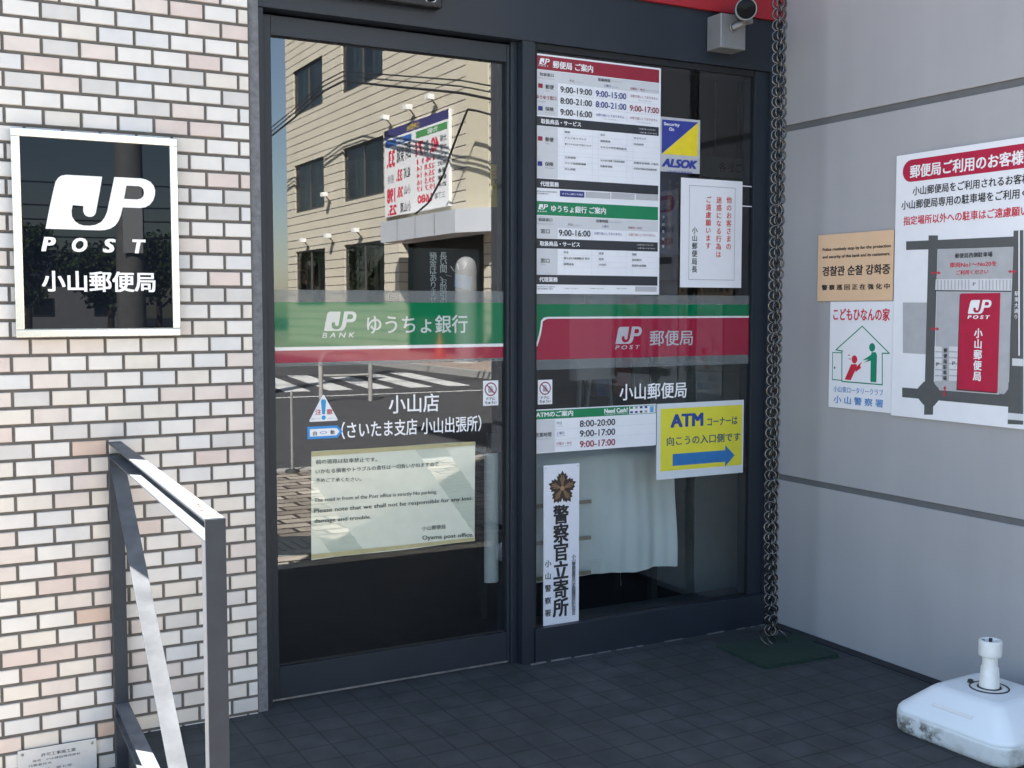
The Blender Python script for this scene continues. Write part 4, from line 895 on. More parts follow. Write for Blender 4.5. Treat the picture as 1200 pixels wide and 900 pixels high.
# ================================================================ RAIN CHAIN, MAT, PARASOL BASE
CHR = mat('tarnished_chain_steel', (.12,.117,.11), .24, .95, var=.3, scale=60, rvar=.08)
ch = thing('rain_chain', 'long dark metal chain of double rings hanging in the corner by the grey side wall', 'chain', (1.905, -.28, 0))
n = 64; z0 = .055; pitch = .0405
rs = random.Random(11)
for i in range(n):
    z = z0+pitch*i
    sway = -.004*math.sin(i*.11) + (0.006*(1-i/8) if i < 8 else 0)
    mb = MB()
    base = math.radians(-24)+rs.uniform(-.12, .12)          # rings hang nearly square to the street corner
    side = Vector((math.cos(base), math.sin(base), 0))
    for sgn in (-1, 1):
        a = base+sgn*math.radians(rs.uniform(8, 26)); nrm = Vector((math.sin(a), -math.cos(a), rs.uniform(-.12,.12)))
        mb.ring(Vector((sway, 0, z+rs.uniform(-.002,.002)))+side*(.0062*sgn), .0212, .0036, CHR, nrm, 20, 7)
    a = base+math.radians(90+rs.uniform(-18, 18)); mb.ring(Vector((sway+rs.uniform(-.003,.003), .002, z+pitch*.5)), .0195, .0036, CHR, (math.sin(a), -math.cos(a), 0), 18, 6)
    mb.build('chain_link', ch)
for c_, n_ in (((-.02,-.01,.028),(.2,-.6,.75)), ((.022,-.012,.026),(-.15,-.6,.78))): mb = MB(); mb.ring(c_, .040, .0034, CHR, n_, 24, 6); mb.build('end_ring', ch)

MATG = mat('green_mat_pile', (.010,.030,.019), .95, var=.3, scale=120, bump=1, bscale=300)
mt_ = thing('green_door_mat', 'small dark green mat with fringed edges under the rain chain', 'mat', (1.9, -.37, 0))
c = [Vector((1.70,-.215)), Vector((1.685,-.505)), Vector((2.02,-.525)), Vector((2.085,-.235))]
mb = MB(); nx = 16
def onmat(s, t): return (c[0].lerp(c[3], s)).lerp(c[1].lerp(c[2], s), t)
g = []
for j in range(nx+1):
    for i in range(nx+1):
        p = onmat(i/nx, j/nx); g.append((p.x, p.y, .0105+.0015*math.sin(i*.9)*math.sin(j*.7)))
mb.mesh(g, [(j*17+i, (j+1)*17+i, (j+1)*17+i+1, j*17+i+1) for j in range(nx) for i in range(nx)], MATG, True)
for e in range(4):
    a, b = c[e], c[(e+1) % 4]; mb.face([(a.x,a.y,.0105),(a.x,a.y,0),(b.x,b.y,0),(b.x,b.y,.0105)], MATG)
put(mb, 'pile', mt_)
mb = MB(); rs = random.Random(4)
for e in range(4):
    a, b = c[e], c[(e+1) % 4]; d = (b-a).normalized(); o = Vector((d.y, -d.x)); m_ = sum(c, Vector((0,0)))/4
    if (a+o-m_).length < (a-m_).length: o = -o
    for k in range(40):
        p = a.lerp(b, (k+.5)/40); w = .003; l = rs.uniform(.003,.011)
        mb.face([(p.x-d.x*w,p.y-d.y*w,.006),(p.x+d.x*w,p.y+d.y*w,.006),(p.x+o.x*l+d.x*w,p.y+o.y*l+d.y*w,.001),(p.x+o.x*l-d.x*w,p.y+o.y*l-d.y*w,.001)], MATG)
put(mb, 'fringe', mt_)

def dirty(name, col, dirt, lo, hi, grime=.55):
    mt = mat(name, col, .45, 0, .4, var=.03, scale=6, bump=.05, bscale=60)
    t = mt.node_tree; b = t.nodes['Principled BSDF']; N = t.nodes.new; L = t.links.new
    src = b.inputs['Base Color'].links[0].from_socket
    tc = N('ShaderNodeTexCoord'); sp = N('ShaderNodeSeparateXYZ'); L(tc.outputs['Object'], sp.inputs[0])
    nz = N('ShaderNodeTexNoise'); nz.inputs['Scale'].default_value = 24; nz.inputs['Detail'].default_value = 9; nz.inputs['Roughness'].default_value = .72; L(tc.outputs['Object'], nz.inputs['Vector'])
    n2 = N('ShaderNodeTexNoise'); n2.inputs['Scale'].default_value = 5; n2.inputs['Detail'].default_value = 3; L(tc.outputs['Object'], n2.inputs['Vector'])
    mr = N('ShaderNodeMapRange'); mr.inputs['From Min'].default_value = hi; mr.inputs['From Max'].default_value = lo; L(sp.outputs['Z'], mr.inputs['Value'])
    r1 = N('ShaderNodeMapRange'); r1.inputs['From Min'].default_value = .45; r1.inputs['From Max'].default_value = .56; L(nz.outputs['Fac'], r1.inputs['Value'])
    r2 = N('ShaderNodeMapRange'); r2.inputs['From Min'].default_value = .45; r2.inputs['From Max'].default_value = .58; L(n2.outputs['Fac'], r2.inputs['Value'])
    m1 = N('ShaderNodeMath'); m1.operation = 'MULTIPLY'; L(mr.outputs[0], m1.inputs[0]); L(r1.outputs[0], m1.inputs[1])
    m2 = N('ShaderNodeMath'); m2.operation = 'MULTIPLY'; L(m1.outputs[0], m2.inputs[0]); L(r2.outputs[0], m2.inputs[1])
    m3 = N('ShaderNodeMath'); m3.operation = 'MULTIPLY'; m3.inputs[1].default_value = .93; L(m2.outputs[0], m3.inputs[0])
    mx = N('ShaderNodeMix'); mx.data_type = 'RGBA'; L(m3.outputs[0], mx.inputs[0]); L(src, mx.inputs[6]); mx.inputs[7].default_value = dirt+(1,)
    # pale yellow grime veil over the same low band
    m4 = N('ShaderNodeMath'); m4.operation = 'MULTIPLY'; m4.inputs[1].default_value = grime; L(mr.outputs[0], m4.inputs[0])
    m5 = N('ShaderNodeMath'); m5.operation = 'MULTIPLY'; L(m4.outputs[0], m5.inputs[0]); L(nz.outputs['Fac'], m5.inputs[1])
    mx2 = N('ShaderNodeMix'); mx2.data_type = 'RGBA'; L(m5.outputs[0], mx2.inputs[0]); L(mx.outputs[2], mx2.inputs[6]); mx2.inputs[7].default_value = (.30,.28,.22,1)
    L(mx2.outputs[2], b.inputs['Base Color'])
    return mt
PW = dirty('dirty_white_plastic', (.74,.78,.78), (.035,.032,.028), .056, .0640)
PW2 = mat('yellowed_white_plastic', (.72,.72,.68), .45, var=.06, scale=30)
pb = thing('parasol_base', 'dirty white plastic parasol base with a short tube standing by the grey side wall', 'parasol stand', (1.85, -1.325, 0), (0, 0, R(3)))
def rsq(h, r, n=6):
    out = []
    for cx, cy, a0_ in ((h-r,h-r,0),(-h+r,h-r,90),(-h+r,-h+r,180),(h-r,-h+r,270)):
        for k in range(n+1): t = math.radians(a0_+90*k/n); out.append((cx+r*math.cos(t), cy+r*math.sin(t)))
    return out
mb = MB(); prof = [(.196,.058,0.0),(.204,.061,.006),(.206,.062,.020),(.206,.062,.052),(.2055,.061,.0595),(.203,.060,.0610),(.204,.060,.0625),(.2025,.059,.071),(.196,.056,.079),(.128,.034,.139),(.119,.033,.1455),(.10,.032,.149)]
vs = []; k_ = len(rsq(.1,.02))
for h, r, z in prof: vs += [(x, y, z) for x, y in rsq(h, r)]
fs = [(i*k_+k, i*k_+(k+1) % k_, (i+1)*k_+(k+1) % k_, (i+1)*k_+k) for i in range(len(prof)-1) for k in range(k_)]
mb.mesh(vs, fs, PW, True); mb.face(vs[-k_:], PW, True)
# embossed nameless bar on the sloping front
o = mb.build('base_tank', pb)
mb = MB(); mb.box(-.105, .035, -.006, .006, 0, .0022, PW2); sl_ = math.atan2(.035, .078)
mb.build('embossed_bar', pb, bevel=.0008, local=Matrix.Translation((-.166, .03, .1065)) @ Matrix.Rotation(R(-90), 4, 'Z') @ Matrix.Rotation(math.atan2(.060, .068), 4, 'X') @ Matrix.Translation((.06, 0, 0)))
DKR = mat('ring_grime', (.03,.03,.03), .7)
for r_, w_ in ((.056, .0022), (.032, .004)): mb = MB(); mb.ring((0,0,.1505), r_, w_, DKR, (0,0,1), 36, 6); mb.build('collar_groove', pb)
mb = MB(); mb.lathe([(.054,.1492),(.05,.152),(.036,.152),(.034,.1492)], PW2, seg=36); mb.build('collar', pb)
mb = MB(); mb.lathe([(.030,.147),(.029,.165),(.0245,.205),(.0225,.225),(.0225,.25)], PW2); 
for k in range(6):
    a = k*math.pi/3; mb.bar((.027*math.cos(a),.027*math.sin(a),.15),(.0225*math.cos(a),.0225*math.sin(a),.215),.004,.006,PW2,up=(math.cos(a),math.sin(a),0))
mb.build('tube', pb)
mb = MB(); mb.lathe([(.0225,.246),(.033,.25),(.034,.254),(.034,.294),(.032,.298),(.024,.298),(.0225,.294),(.0225,.25),(0,.25)], PW2, seg=32); mb.build('clamp_cap', pb)
for a in (.6, 2.4, 4.2): mb = MB(); mb.box(.0225*math.cos(a)-.004, .0225*math.cos(a)+.004, .0225*math.sin(a)-.004, .0225*math.sin(a)+.004, .275, .2975, DKR); mb.build('clamp_tooth', pb)
mb = MB(); mb.lathe([(0,.1595),(.008,.1585),(.010,.149)], DKR, (-.005,.062,0), 12); mb.build('filler_plug', pb)

# ================================================================ INSIDE THE LOBBY
CLOTH = mat('white_cover_cloth', (.88,.88,.87), .85, var=.05, scale=6, bump=.3, bscale=300)
cv = thing('cloth_covered_rack', 'rack covered with a hanging white cloth behind the lower right glass', 'rack', (1.6, .36, 0))
mb = MB(); nx, nz = 90, 14; g = []
def foldy(s): return .004*math.sin(s*31)+.003*math.sin(s*67+1)+.008*math.sin(s*13+2)-(.02 if s > .42 else 0)*min(1, (s-.42)*12)
for j in range(nz+1):
    for i in range(nx+1):
        s, t = i/nx, j/nz
        x = 1.04+.753*s; g.append((x, .20+foldy(s)*(1.1-.6*t)+.01*math.sin(t*5+s*4), .232+.481*t-(.004 if j == 0 else 0)*math.sin(s*20)))
for i in range(nx+1): s = i/nx; g.append((1.04+.753*s, .62, .72))
mb.mesh(g, [(j*(nx+1)+i, j*(nx+1)+i+1, (j+1)*(nx+1)+i+1, (j+1)*(nx+1)+i) for j in range(nz+1) for i in range(nx)], CLOTH, True)
put(mb, 'cloth', cv)
WOODT = mat('pale_wood_strip', (.42,.33,.22), .6, var=.15, scale=20)
for z in (.245, .385, .53): mb = MB(); mb.box(1.06, 1.365, .168, .176, z, z+.014, WOODT); put(mb, 'wood_strip', cv)
for x in (1.07, 1.74):
    for y in (.28, .56): mb = MB(); mb.box(x, x+.03, y, y+.03, .006, .68, FR2); put(mb, 'leg', cv)
GPAN = mat('grey_cabinet_paint', (.30,.31,.31), .6, var=.05)
mb = MB(); mb.box(2.06, 2.34, .40, .75, .006, 1.02, GPAN); mb.box(2.05, 2.35, .395, .76, 1.0205, 1.05, GPAN); o = mb.build('grey_cabinet', bevel=.003); tag(o, 'grey cabinet standing behind the right end of the glass beside the cloth covered rack', 'cabinet')
st = thing('floor_notice_stand', 'pale notice stand with a blue emblem sheet inside behind the right glass', 'sign stand', (1.75, .75, 0))
mb = MB(); mb.box(1.66, 1.86, .75, .756, .98, 1.28, mat('stand_sheet_grey', (.50,.52,.53), .6)); put(mb, 'sheet', st)
mb = MB(); fill(mb, [circle(0, 0, .035, 20)], 0, NAVY); mb2 = MB(); mb2.mesh([(1.77+a, .7485, 1.18+b) for a, b, _ in mb.v], mb.f, NAVY); put(mb2, 'emblem', st)
for a_, b_ in (((1.68,.762,.98),(1.62,.76,.006)),((1.84,.762,.98),(1.90,.76,.006)),((1.76,.765,1.2),(1.76,1.0,.006))): mb = MB(); mb.bar(a_,b_,.015,.015,GPAN); put(mb, 'leg', st)
hs = thing('hanging_lobby_sign', 'dim grey guidance sign hanging inside behind the upper right glass', 'sign', (2.5, 1.6, 1.9))
a = P(823, 182, 1, 1.6); b = P(882, 210, 1, 1.6)
mb = MB(); mb.box(a.x, b.x, 1.6, 1.62, b.z, a.z, mat('lobby_sign_face', (.42,.44,.40), .5)); put(mb, 'panel', hs)
t = MB(); put_text(t, '各種ご相談', a.x+.12, a.x+.40, (a.z+b.z)/2, .055, 0, BLACKP, .02); mb = MB(); mb.mesh([(u, 1.599, v) for u, v, _ in t.v], t.f, BLACKP); put(mb, 'lettering', hs)
for x in (a.x+.1, b.x-.1): mb = MB(); mb.bar((x,1.61,a.z),(x,1.61,2.6),.012,.012,GPAN); put(mb, 'rod', hs)
br_ = thing('leaflet_rack', 'leaflet rack with small pale brochures inside behind the right glass', 'leaflet rack', (2.4, 1.2, 0))
mb = MB(); mb.box(2.02, 2.75, 1.25, 1.27, .006, 1.45, FR2); put(mb, 'back_panel', br_)
for z in (.62, .86, 1.1, 1.34): mb = MB(); mb.box(2.03, 2.74, 1.17, 1.2495, z-.012, z, FR2); put(mb, 'shelf', br_)
rs = random.Random(8); LC = [mat('leaflet_%s' % n_, c_, .5) for n_, c_ in (('white', (.6,.6,.6)), ('green', (.12,.32,.2)), ('blue', (.12,.22,.45)), ('red', (.45,.1,.1)), ('yellow', (.55,.48,.15)))]
for z in (.62, .86, 1.1):
    for k in range(6):
        mb = MB(); x = 2.05+.115*k; h = rs.uniform(.15,.2); mb.box(x, x+.095, 1.2, 1.212+rs.random()*.01, z+.001, z+h, rs.choice(LC)); put(mb, 'leaflet', br_)
ct = thing('service_counter', 'long pale counter at the back of the lobby', 'counter', (3, 4, 0))
mb = MB(); mb.box(.8, 5, 4.2, 4.7, .007, .95, ROOM); put(mb, 'front', ct)
mb = MB(); mb.box(.75, 5.05, 4.1, 4.75, .952, 1.0, mat('counter_top_wood', (.3,.22,.14), .4, var=.1)); put(mb, 'top', ct)

# ================================================================ ACROSS THE STREET
CREAM = mat('cream_siding', (.62,.565,.45), .7, var=.06, scale=.8)
t = CREAM.node_tree; b = t.nodes['Principled BSDF']; src = b.inputs['Base Color'].links[0].from_socket
tc = t.nodes.new('ShaderNodeTexCoord'); sp = t.nodes.new('ShaderNodeSeparateXYZ'); t.links.new(tc.outputs['Object'], sp.inputs[0])
dv = t.nodes.new('ShaderNodeMath'); dv.operation = 'DIVIDE'; dv.inputs[1].default_value = .295; t.links.new(sp.outputs['Z'], dv.inputs[0])
fr_ = t.nodes.new('ShaderNodeMath'); fr_.operation = 'FRACT'; t.links.new(dv.outputs[0], fr_.inputs[0])
lt = t.nodes.new('ShaderNodeMath'); lt.operation = 'LESS_THAN'; lt.inputs[1].default_value = .10; t.links.new(fr_.outputs[0], lt.inputs[0])
mx = t.nodes.new('ShaderNodeMix'); mx.data_type = 'RGBA'; t.links.new(lt.outputs[0], mx.inputs[0]); t.links.new(src, mx.inputs[6]); mx.inputs[7].default_value = (.06,.05,.04,1)
dv2 = t.nodes.new('ShaderNodeMath'); dv2.operation = 'DIVIDE'; dv2.inputs[1].default_value = .16; t.links.new(sp.outputs['Y'], dv2.inputs[0])   # fine upright ribs of the siding
fr2 = t.nodes.new('ShaderNodeMath'); fr2.operation = 'FRACT'; t.links.new(dv2.outputs[0], fr2.inputs[0])
mr2 = t.nodes.new('ShaderNodeMapRange'); mr2.inputs['From Min'].default_value = .1; mr2.inputs['From Max'].default_value = .2; mr2.inputs['To Min'].default_value = .80; t.links.new(fr2.outputs[0], mr2.inputs['Value'])
sc2 = t.nodes.new('ShaderNodeVectorMath'); sc2.operation = 'SCALE'; t.links.new(mx.outputs[2], sc2.inputs[0]); t.links.new(mr2.outputs[0], sc2.inputs['Scale'])
t.links.new(sc2.outputs[0], b.inputs['Base Color'])
WGL = glass('far_window_glass', (.62,.66,.66), .10); WFRM = mat('bronze_window_frame', (.09,.085,.08), .5); DARKIN = mat('dark_room_lining', (.04,.045,.045), .9); CURT = mat('window_curtain', (.16,.16,.15), .8)
CANG = mat('canopy_grey_panel', (.50,.52,.55), .5, var=.04, scale=2)
XF = 12.4; Y0, Y1, ZT = -20.2, -39.2, 14.0
ob = thing('cream_corner_building', 'four storey cream building across the street with dark joints, grey canopy and windows', 'building', (16, -30, 0))
wins = [(-38.25,-34.93),(-32.97,-29.38)]; rows = [(1.40,3.42),(4.86,6.62),(8.43,10.1)]
mb = MB()
ys = sorted([Y1]+[v for w in wins for v in w]+[Y0]); zs = [-.1]+[v for r in rows for v in r]+[ZT]
for i in range(len(ys)-1):
    for j in range(len(zs)-1):
        ya, yb, za, zb = ys[i], ys[i+1], zs[j], zs[j+1]
        if (ya, yb) in wins and (za, zb) in rows: continue
        if j == 0 and yb == Y0: pass
        if ya >= -29.4 and za < 3.2:      # shop front recess under the canopy
            if za < 0: 
                mb.box(XF, XF+.3, ya, -28.2, za, 3.4, CREAM)
                mb.box(XF, XF+.3, -22.6, -22.0, za, 3.4, CREAM)
            continue
        z_a = 3.4 if (ya >= -29.4 and abs(za-3.42) < .1) else za
        mb.mesh([(XF,ya,z_a),(XF,yb,z_a),(XF,yb,zb),(XF,ya,zb)], [(3,2,1,0)], CREAM)
mb.box(XF+.31, 30, Y1, Y1+.3, -.1, ZT, CREAM); mb.box(XF+.31, 30, Y0-.3, Y0, -.1, ZT, CREAM); mb.box(XF-.002, XF+.35, Y1-.002, Y1+.25, -.1, ZT, CREAM)
put(mb, 'wall', ob)
mb = MB(); mb.box(XF-.15, 30.1, Y1-.1, Y0+.1, ZT+.002, ZT+.5, CANG); put(mb, 'roof_parapet', ob)
mb = MB(); mb.box(XF+.9, XF+1.1, Y1+.4, Y0-.4, .01, ZT-.1, DARKIN); put(mb, 'inner_lining', ob)
mb = MB(); mb.box(XF-.02, XF+.28, -23.6, -22.3, 3.45, ZT-.02, mat('cream_pilaster', (.62,.56,.42), .7)); put(mb, 'pilaster', ob)
for (ya, yb) in wins:
    for (za, zb) in rows:
        mb = MB(); e = .07
        for r_ in ((ya,yb,za,za+e),(ya,yb,zb-e,zb),(ya,ya+e,za+e,zb-e),(yb-e,yb,za+e,zb-e),((ya+yb)/2-.04,(ya+yb)/2+.04,za+e,zb-e)): mb.box(XF+.06, XF+.14, r_[0], r_[1], r_[2], r_[3], WFRM)
        mb.box(XF+.001, XF+.06, ya, ya+.001, za, zb, CREAM)
        w = put(mb, 'window', ob)
        m2 = MB(); m2.box(XF+.09, XF+.1, ya+e, yb-e, za+e, zb-e, WGL); p = m2.build('pane', w)
        m2 = MB(); [m2.box(XF+.15, XF+.16, yy, yy+ww, za+.08, zb-.08, CURT) for yy, ww in ((ya+.75,.22),(ya+1.15,.4),(yb-1.2,.3),(yb-.75,.5))]; m2.build('curtain', w)
mb = MB(); mb.box(11.5, XF-.003, -27.45, -22.44, 3.2, 3.8, CANG); mb.mesh([(11.5,-22.438,3.2),(12.3,-20.9,3.2),(12.3,-20.9,3.8),(11.5,-22.438,3.8),(XF,-22.438,3.2),(XF,-20.9,3.2),(XF,-20.9,3.8),(XF,-22.438,3.8)], [(0,1,2,3),(0,4,5,1),(3,2,6,7),(1,5,6,2)], CANG)
for y in (-26.2, -24.95, -23.7): mb.box(11.496, 11.4995, y-.012, y+.012, 3.2, 3.8, WFRM)
put(mb, 'canopy', ob)
mb = MB(); mb.box(XF+.5, XF+.6, -28.2, -22.6, -.1, 3.35, DARKIN); put(mb, 'shop_front', ob)
WFX = mat('white_fitting', (.8,.8,.78), .5)
for y, z in ((-28.6,6.95),(-26.9,7.0),(-25.4,7.05),(-34.2,5.15),(-36.6,3.7),(-33.9,3.72),(-31.2,3.75)):
    mb = MB(); mb.bar((XF-.01,y,z-.2),(XF-.2,y,z+.02),.03,.03,WFRM); mb.box(XF-.36, XF-.16, y-.11, y+.11, z, z+.14, WFX); put(mb, 'floodlight', ob)
# advertising board of prices
bb = thing('price_billboard', 'white billboard with red prices and blue band fixed to the cream building', 'billboard', (XF-.05, -26.8, 4.1))
bz0, bz1, bya, byb = 4.08, 6.68, -29.05, -24.5
mb = MB(); mb.box(XF-.1, XF-.004, bya, byb, bz0, bz1, WHITE); put(mb, 'panel', bb)
t = MB(); Wb, Hb = byb-bya, bz1-bz0
def br(u0, v0, u1, v1, m_, z=.101): t.face([(u0*Wb,v0*Hb,z),(u1*Wb,v0*Hb,z),(u1*Wb,v1*Hb,z),(u0*Wb,v1*Hb,z)], m_)
PUR = mat('billboard_purple', (.05,.045,.16), .5); GRN2 = mat('billboard_green', (.08,.30,.09), .5); BLU2 = mat('billboard_blue', (.05,.15,.45), .5); BRD = mat('billboard_red', (.6,.02,.05), .5); BYE = mat('billboard_yellow', (.6,.45,.05), .5)
br(0,.9,1,1,PUR); br(.02,.8,.48,.875,GRN2); br(.55,.8,.98,.875,BLU2)
def bt(b, u0, u1, v, h, m_, bold=.02): put_text(t, b, u0*Wb, u1*Wb, v*Hb, h*Hb, .102, m_, bold)
bt('土地情報', .42, .62, .95, .07, BYE); bt('北側', .15, .3, .838, .05, WHITE); bt('南側', .68, .8, .838, .05, WHITE)
bt('大塚', .03, .12, .72, .07, BLACKP); bt('大塚', .03, .12, .63, .07, BLACKP); bt('40.', .14, .27, .68, .16, BRD, .05); bt('駅前', .29, .36, .68, .14, BLACKP); bt('71', .37, .49, .68, .16, BRD, .05)
bt('西町', .56, .66, .70, .18, BLACKP); bt('東城', .67, .79, .68, .18, BLACKP); bt('33.', .82, .96, .66, .19, BRD, .05)
for k, (a_, b_) in enumerate((('大工町','1411'),('泉町','22.8 14'),('横倉','25.4 14'),('駅東','29.5 16'),('若木','19.7 17'))): bt(a_, .03, .16, .54-.075*k, .05, BLACKP); bt(b_, .2, .47, .54-.075*k, .055, BRD, .03)
bt('城山町', .57, .68, .46, .12, BLACKP); bt('33.', .7, .8, .45, .13, BRD, .05); bt('更地', .84, .95, .43, .10, MIDG); bt('小山', .57, .67, .27, .1, BLACKP); bt('20.', .69, .79, .26, .12, BRD, .05); bt('198', .82, .96, .24, .17, BRD, .05)
bt('三丁目', .05, .2, .13, .06, BLACKP); bt('1680', .24, .46, .13, .09, BRD, .04); bt('小山東', .56, .74, .08, .12, BLACKP); bt('25.', .8, .95, .07, .12, BRD, .05)
mb = MB(); mb.mats = t.mats; mb.v = [(XF-w_, byb-u, bz0+v) for u, v, w_ in t.v]; mb.f = t.f; mb.mi = t.mi; mb.sm = t.sm
put(mb, 'lettering', bb)

POLEC = mat('pole_concrete', (.33,.32,.30), .8, var=.12, scale=10)
WPOST = mat('white_post_paint', (.25,.255,.25), .5, var=.03)
wp = thing('white_round_post', 'thick white post with a rounded top standing before the canopy across the street', 'post', (11.0, -20.8, 0))
mb = MB(); mb.lathe([(.26,-.1),(.26,2.15),(.25,2.3),(.20,2.43),(.1,2.5),(0,2.52)], WPOST, (0,0,0), 24); mb.build('shaft', wp)
mb = MB(); mb.lathe([(.30,-.1),(.30,.03),(.262,.04)], KERB, (0,0,0), 24); mb.build('foot', wp)
cone = thing('traffic_cone', 'orange traffic cone on the pavement across the street', 'traffic cone', (11.6, -23.6, -.004))
ORG = mat('cone_orange', (.42,.10,.04), .5)
mb = MB(); mb.lathe([(.16,.03),(.03,.66),(.02,.68),(0,.68)], ORG, seg=20); mb.build('body', cone)
mb = MB(); mb.box(-.2, .2, -.2, .2, 0, .03, ORG); mb.build('foot', cone)
up = thing('utility_pole', 'concrete utility pole with transformer and crossarms beside the street', 'utility pole', (1.65, -11.8, 0))
mb = MB(); mb.lathe([(.19,-.13),(.13,11)], POLEC, seg=20); mb.build('shaft', up)
for w_, z in ((1.0, 9.9), (.8, 9.1)): mb = MB(); mb.bar((-w_,0,z),(w_,0,z),.08,.08,WFRM); mb.build('crossarm', up)
mb = MB(); mb.lathe([(0,7.2),(.28,7.2),(.3,7.3),(.3,8.2),(.26,8.3),(0,8.3)], POLEC, (.5,0,0), 20); mb.build('transformer', up)
mb = MB(); mb.box(-.12, .12, .195, .21, 2.0, 2.9, WHITE); mb.build('pole_plate', up)
up2 = up.copy(); COL.objects.link(up2); up2.location = (22, -13.2, 0); up2['label'] = 'second concrete utility pole down the street near the cream building'
for c_ in up.children: d_ = c_.copy(); COL.objects.link(d_); d_.parent = up2
for o in (up, up2): o['group'] = 'concrete utility poles along the street'
wr = MB()
CAB = mat('black_cable', (.015,.015,.016), .6)
def cable(a, b, sag, r=.018): wr.tube([Vector(a).lerp(Vector(b), i/16)+Vector((0,0,-sag*4*(i/16)*(1-i/16))) for i in range(17)], r, CAB, 5)
for dx in (-.9, -.3, .3, .9): cable((1.65+dx,-11.8,10), (22+dx,-13.2,10), .6); cable((1.65+dx,-11.8,10), (-30,-10.5+dx*.3,10), .7)
for z in (6.2, 6.5, 6.8): cable((1.65,-11.8,z), (22,-13.2,z+.1), .7, .03); cable((1.65,-11.8,z), (-30,-10.5,z), .8, .025)
cable((22,-13.2,7.5), (12.4,-36,8.4), .5, .02); cable((22,-13.2,7.2), (12.4,-37,8.1), .7, .02); cable((22,-13.2,5), (12.4,-23,6.8), .3, .03)
def mpt(px, py, X): p = P(px, py, 0, X); return Vector((p.x, -p.y+.04, p.z))     # where the glass mirrors it
for dz, r_ in ((0, .035), (.16, .02), (.3, .02)):
    pts = [mpt(*q_, 11.3)+Vector((0,0,dz)) for q_ in ((300,176),(321,157),(344,139),(380,107),(404,95),(449,100),(540,109),(575,116),(640,130))]
    fine = []
    for i in range(len(pts)-1):
        for k in range(4): fine.append(pts[i].lerp(pts[i+1], k/4))
    wr.tube(fine, r_, CAB, 5)
wr.tube([mpt(*q_, 11.9) for q_ in ((548,128),(540,148),(532,168),(526,185),(520,203),(511,220),(502,237),(487,250))], .03, CAB, 5)
wr.tube([mpt(*q_, 11.9) for q_ in ((548,128),(560,130),(575,134),(600,140))], .03, CAB, 5)
for z in (4.4, 5.0, 5.5, 6.3): cable((-25,-38,z+.9), (9,-40,z-.5), .6, .03)
wr = tag(wr.build('overhead_cables'), 'black overhead cables strung between the utility poles', 'cables')
gp = thing('guard_pipe', 'grey arched guard pipe at the edge of the roadway', 'guard rail', (5.0, -12.8, -.13))
mb = MB(); mb.tube([(-.4,0,0),(-.4,0,.62),(-.33,0,.74),(-.2,0,.78),(.2,0,.78),(.33,0,.74),(.4,0,.62),(.4,0,0)], .035, POLEC, 10); mb.build('pipe', gp)
mb = MB(); mb.tube([(-.365,0,.4),(.365,0,.4)], .02, POLEC, 8); mb.build('crossbar', gp)
dl = thing('delineator_post', 'thin pale delineator post at the pavement edge in front of the entrance', 'post', (1.73, -5.16, -.012))
mb = MB(); mb.lathe([(.011,0),(.011,.62),(.009,.65),(0,.655)], WPOST, seg=12); mb.build('shaft', dl)
mb = MB(); mb.lathe([(.06,0),(.055,.02),(.026,.03)], DKR, seg=14); mb.build('foot', dl)
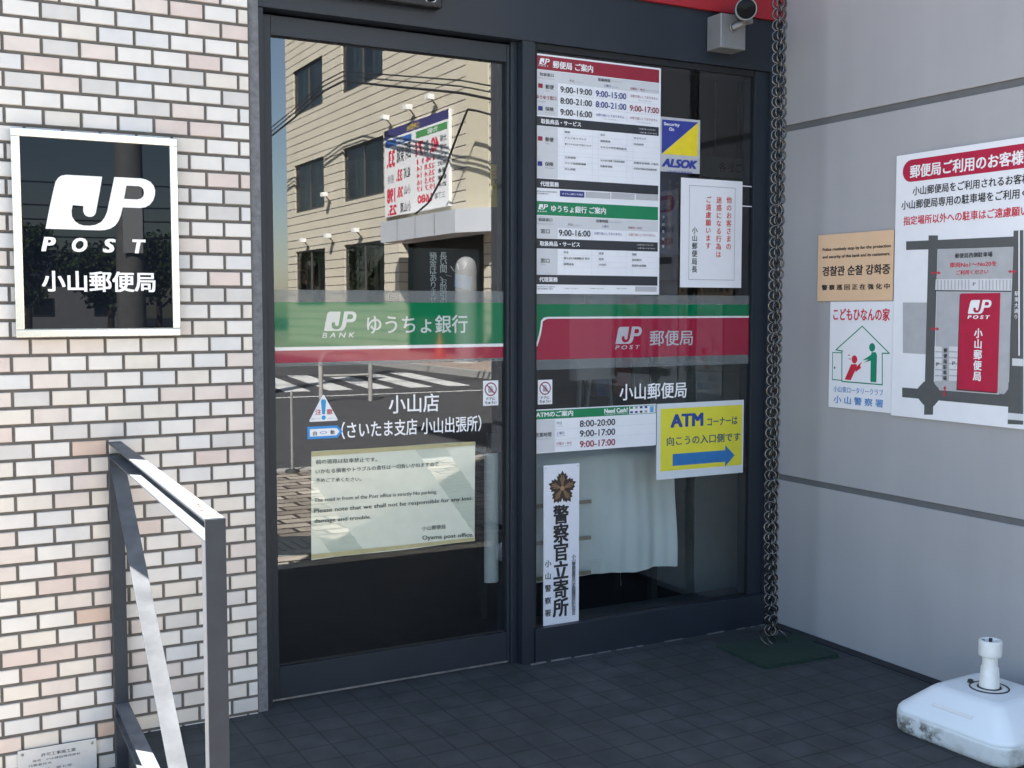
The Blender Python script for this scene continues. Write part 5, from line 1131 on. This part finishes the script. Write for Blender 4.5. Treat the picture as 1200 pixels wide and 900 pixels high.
# houses and trees on the other side
HW = [mat('house_plaster_%s' % n_, c_, .8, var=.06, scale=1.5) for n_, c_ in (('beige', (.45,.38,.3)), ('grey', (.38,.38,.38)), ('white', (.6,.6,.57)))]
HRF = [mat('roof_tile_dark', (.06,.06,.07), .6, var=.2, scale=6), mat('roof_tile_brown', (.12,.07,.05), .6, var=.2, scale=6)]
lab = ['beige two storey house with dark gable roof across the street', 'grey low house with brown roof beside the beige house', 'white house with dark roof at the far left across the street', 'grey two storey house behind the crossing', 'beige low house with a brown roof far down the side street']
for i, (x, y, w, d_, h) in enumerate(((-5,-62,7,6,3.6),(-17,-58,6,6,3.2),(-30,-64,8,7,4.0),(1.5,-82,6.5,7,3.4),(10,-84,8,7,3.6))):
    hb_ = thing('house', lab[i], 'house', (x, y, -.13), group='houses across the street')
    mb = MB(); mb.box(-w/2, w/2, -d_/2, d_/2, 0, h, HW[i % 3]); mb.mesh([(-w/2,-d_/2,h),(w/2,-d_/2,h),(w/2,d_/2,h),(-w/2,d_/2,h),(-w/2,0,h+1.6),(w/2,0,h+1.6)], [(1,2,5),(3,0,4)], HW[i % 3]); mb.build('wall', hb_)
    mb = MB(); e = .4
    for sgn in (-1, 1): mb.bar((0,sgn*(d_/4+e/2),h+.8-.1),(0,sgn*(d_/4+e/2)+.001,h+.8-.1+.001),.1,.1,HRF[i % 2]); 
    mb = MB()
    for sgn in (-1, 1):
        y1, z1, y2, z2 = sgn*(d_/2+e), h-.2, 0, h+1.68
        vs = [(-w/2-e,y1,z1),(w/2+e,y1,z1),(w/2+e,y2,z2),(-w/2-e,y2,z2)]; mb.mesh(vs+[(a_,b_,c_+.14) for a_,b_,c_ in vs], [(0,1,2,3),(4,5,6,7),(0,1,5,4),(1,2,6,5),(3,0,4,7)], HRF[i % 2])
    mb.build('roof', hb_)
    for wx in (-w/4, w/4):
        for wz in ([.9, 3.2] if h > 4.5 else [.9]):
            mb = MB(); mb.box(wx-.7, wx+.7, d_/2+.002, d_/2+.06, wz, wz+1.2, WFRM); mb.box(wx-.62, wx+.62, d_/2+.062, d_/2+.07, wz+.08, wz+1.12, mat('dark_window_pane', (.03,.035,.04), .08)); mb.build('window', hb_)
LEAF = [mat('leaf_dark', (.035,.06,.02), .6, var=.3), mat('leaf_mid', (.06,.10,.03), .6, var=.3), mat('leaf_light', (.09,.13,.04), .6, var=.3)]; BARK = mat('tree_bark', (.09,.07,.05), .9, var=.3, bump=.6)
rs = random.Random(21)
for i, (x, y, h, l_) in enumerate(((-11,-36,3.9,'bushy green tree between the beige and grey houses'),(-4.2,-34,4.4,'tall green tree right of the beige house'),(3.5,-44,4.6,'green tree seen at the end of the side street'),(-7.5,-33,3.6,'low rounded green tree left of the tall tree'),(-.5,-38,4.2,'green tree between the tall tree and the side street'),(-15.5,-35,4.3,'outermost green tree at the far left across the street'),(6.2,-42,3.9,'dark green tree behind the crossing beside the cream building'),(8.6,-45,4.5,'tallest dark tree just left of the cream building'),(1.6,-40,3.7,'low dark tree in the middle of the row across the street'))):
    tr_ = thing('tree', l_, 'tree', (x, y, -.13), group='trees across the street')
    mb = MB(); mb.tube([(0,0,0),(.05,.02,h*.25),(0,.05,h*.5),(.1,0,h*.8)], [.16,.12,.08,.03], BARK, 8)
    for k in range(6): a = k*1.05; z = h*(.3+.08*k); mb.tube([(0,0,z),(.6*math.cos(a),.6*math.sin(a),z+.5),(1.2*math.cos(a),1.2*math.sin(a),z+1.1)], [.06,.04,.015], BARK, 6)
    mb.build('trunk', tr_)
    mb = MB()
    cl = [(Vector((rs.gauss(0,.8), rs.gauss(0,.8), h*(.45+.5*rs.random()))), rs.uniform(.5,.95)) for _ in range(14)]
    for k in range(2200):
        c_, r_ = rs.choice(cl); v = Vector((rs.gauss(0,1), rs.gauss(0,1), rs.gauss(0,.8))).normalized()*r_*rs.random()**.4; p = c_+v
        a = Vector((rs.gauss(0,1), rs.gauss(0,1), rs.gauss(0,1))).normalized()*.11; b_ = a.orthogonal().normalized()*.07
        mb.face([p-a, p+b_, p+a, p-b_], rs.choice(LEAF))
    mb.build('crown', tr_)

bpy.data.objects.remove(_fo); bpy.data.curves.remove(_fc)
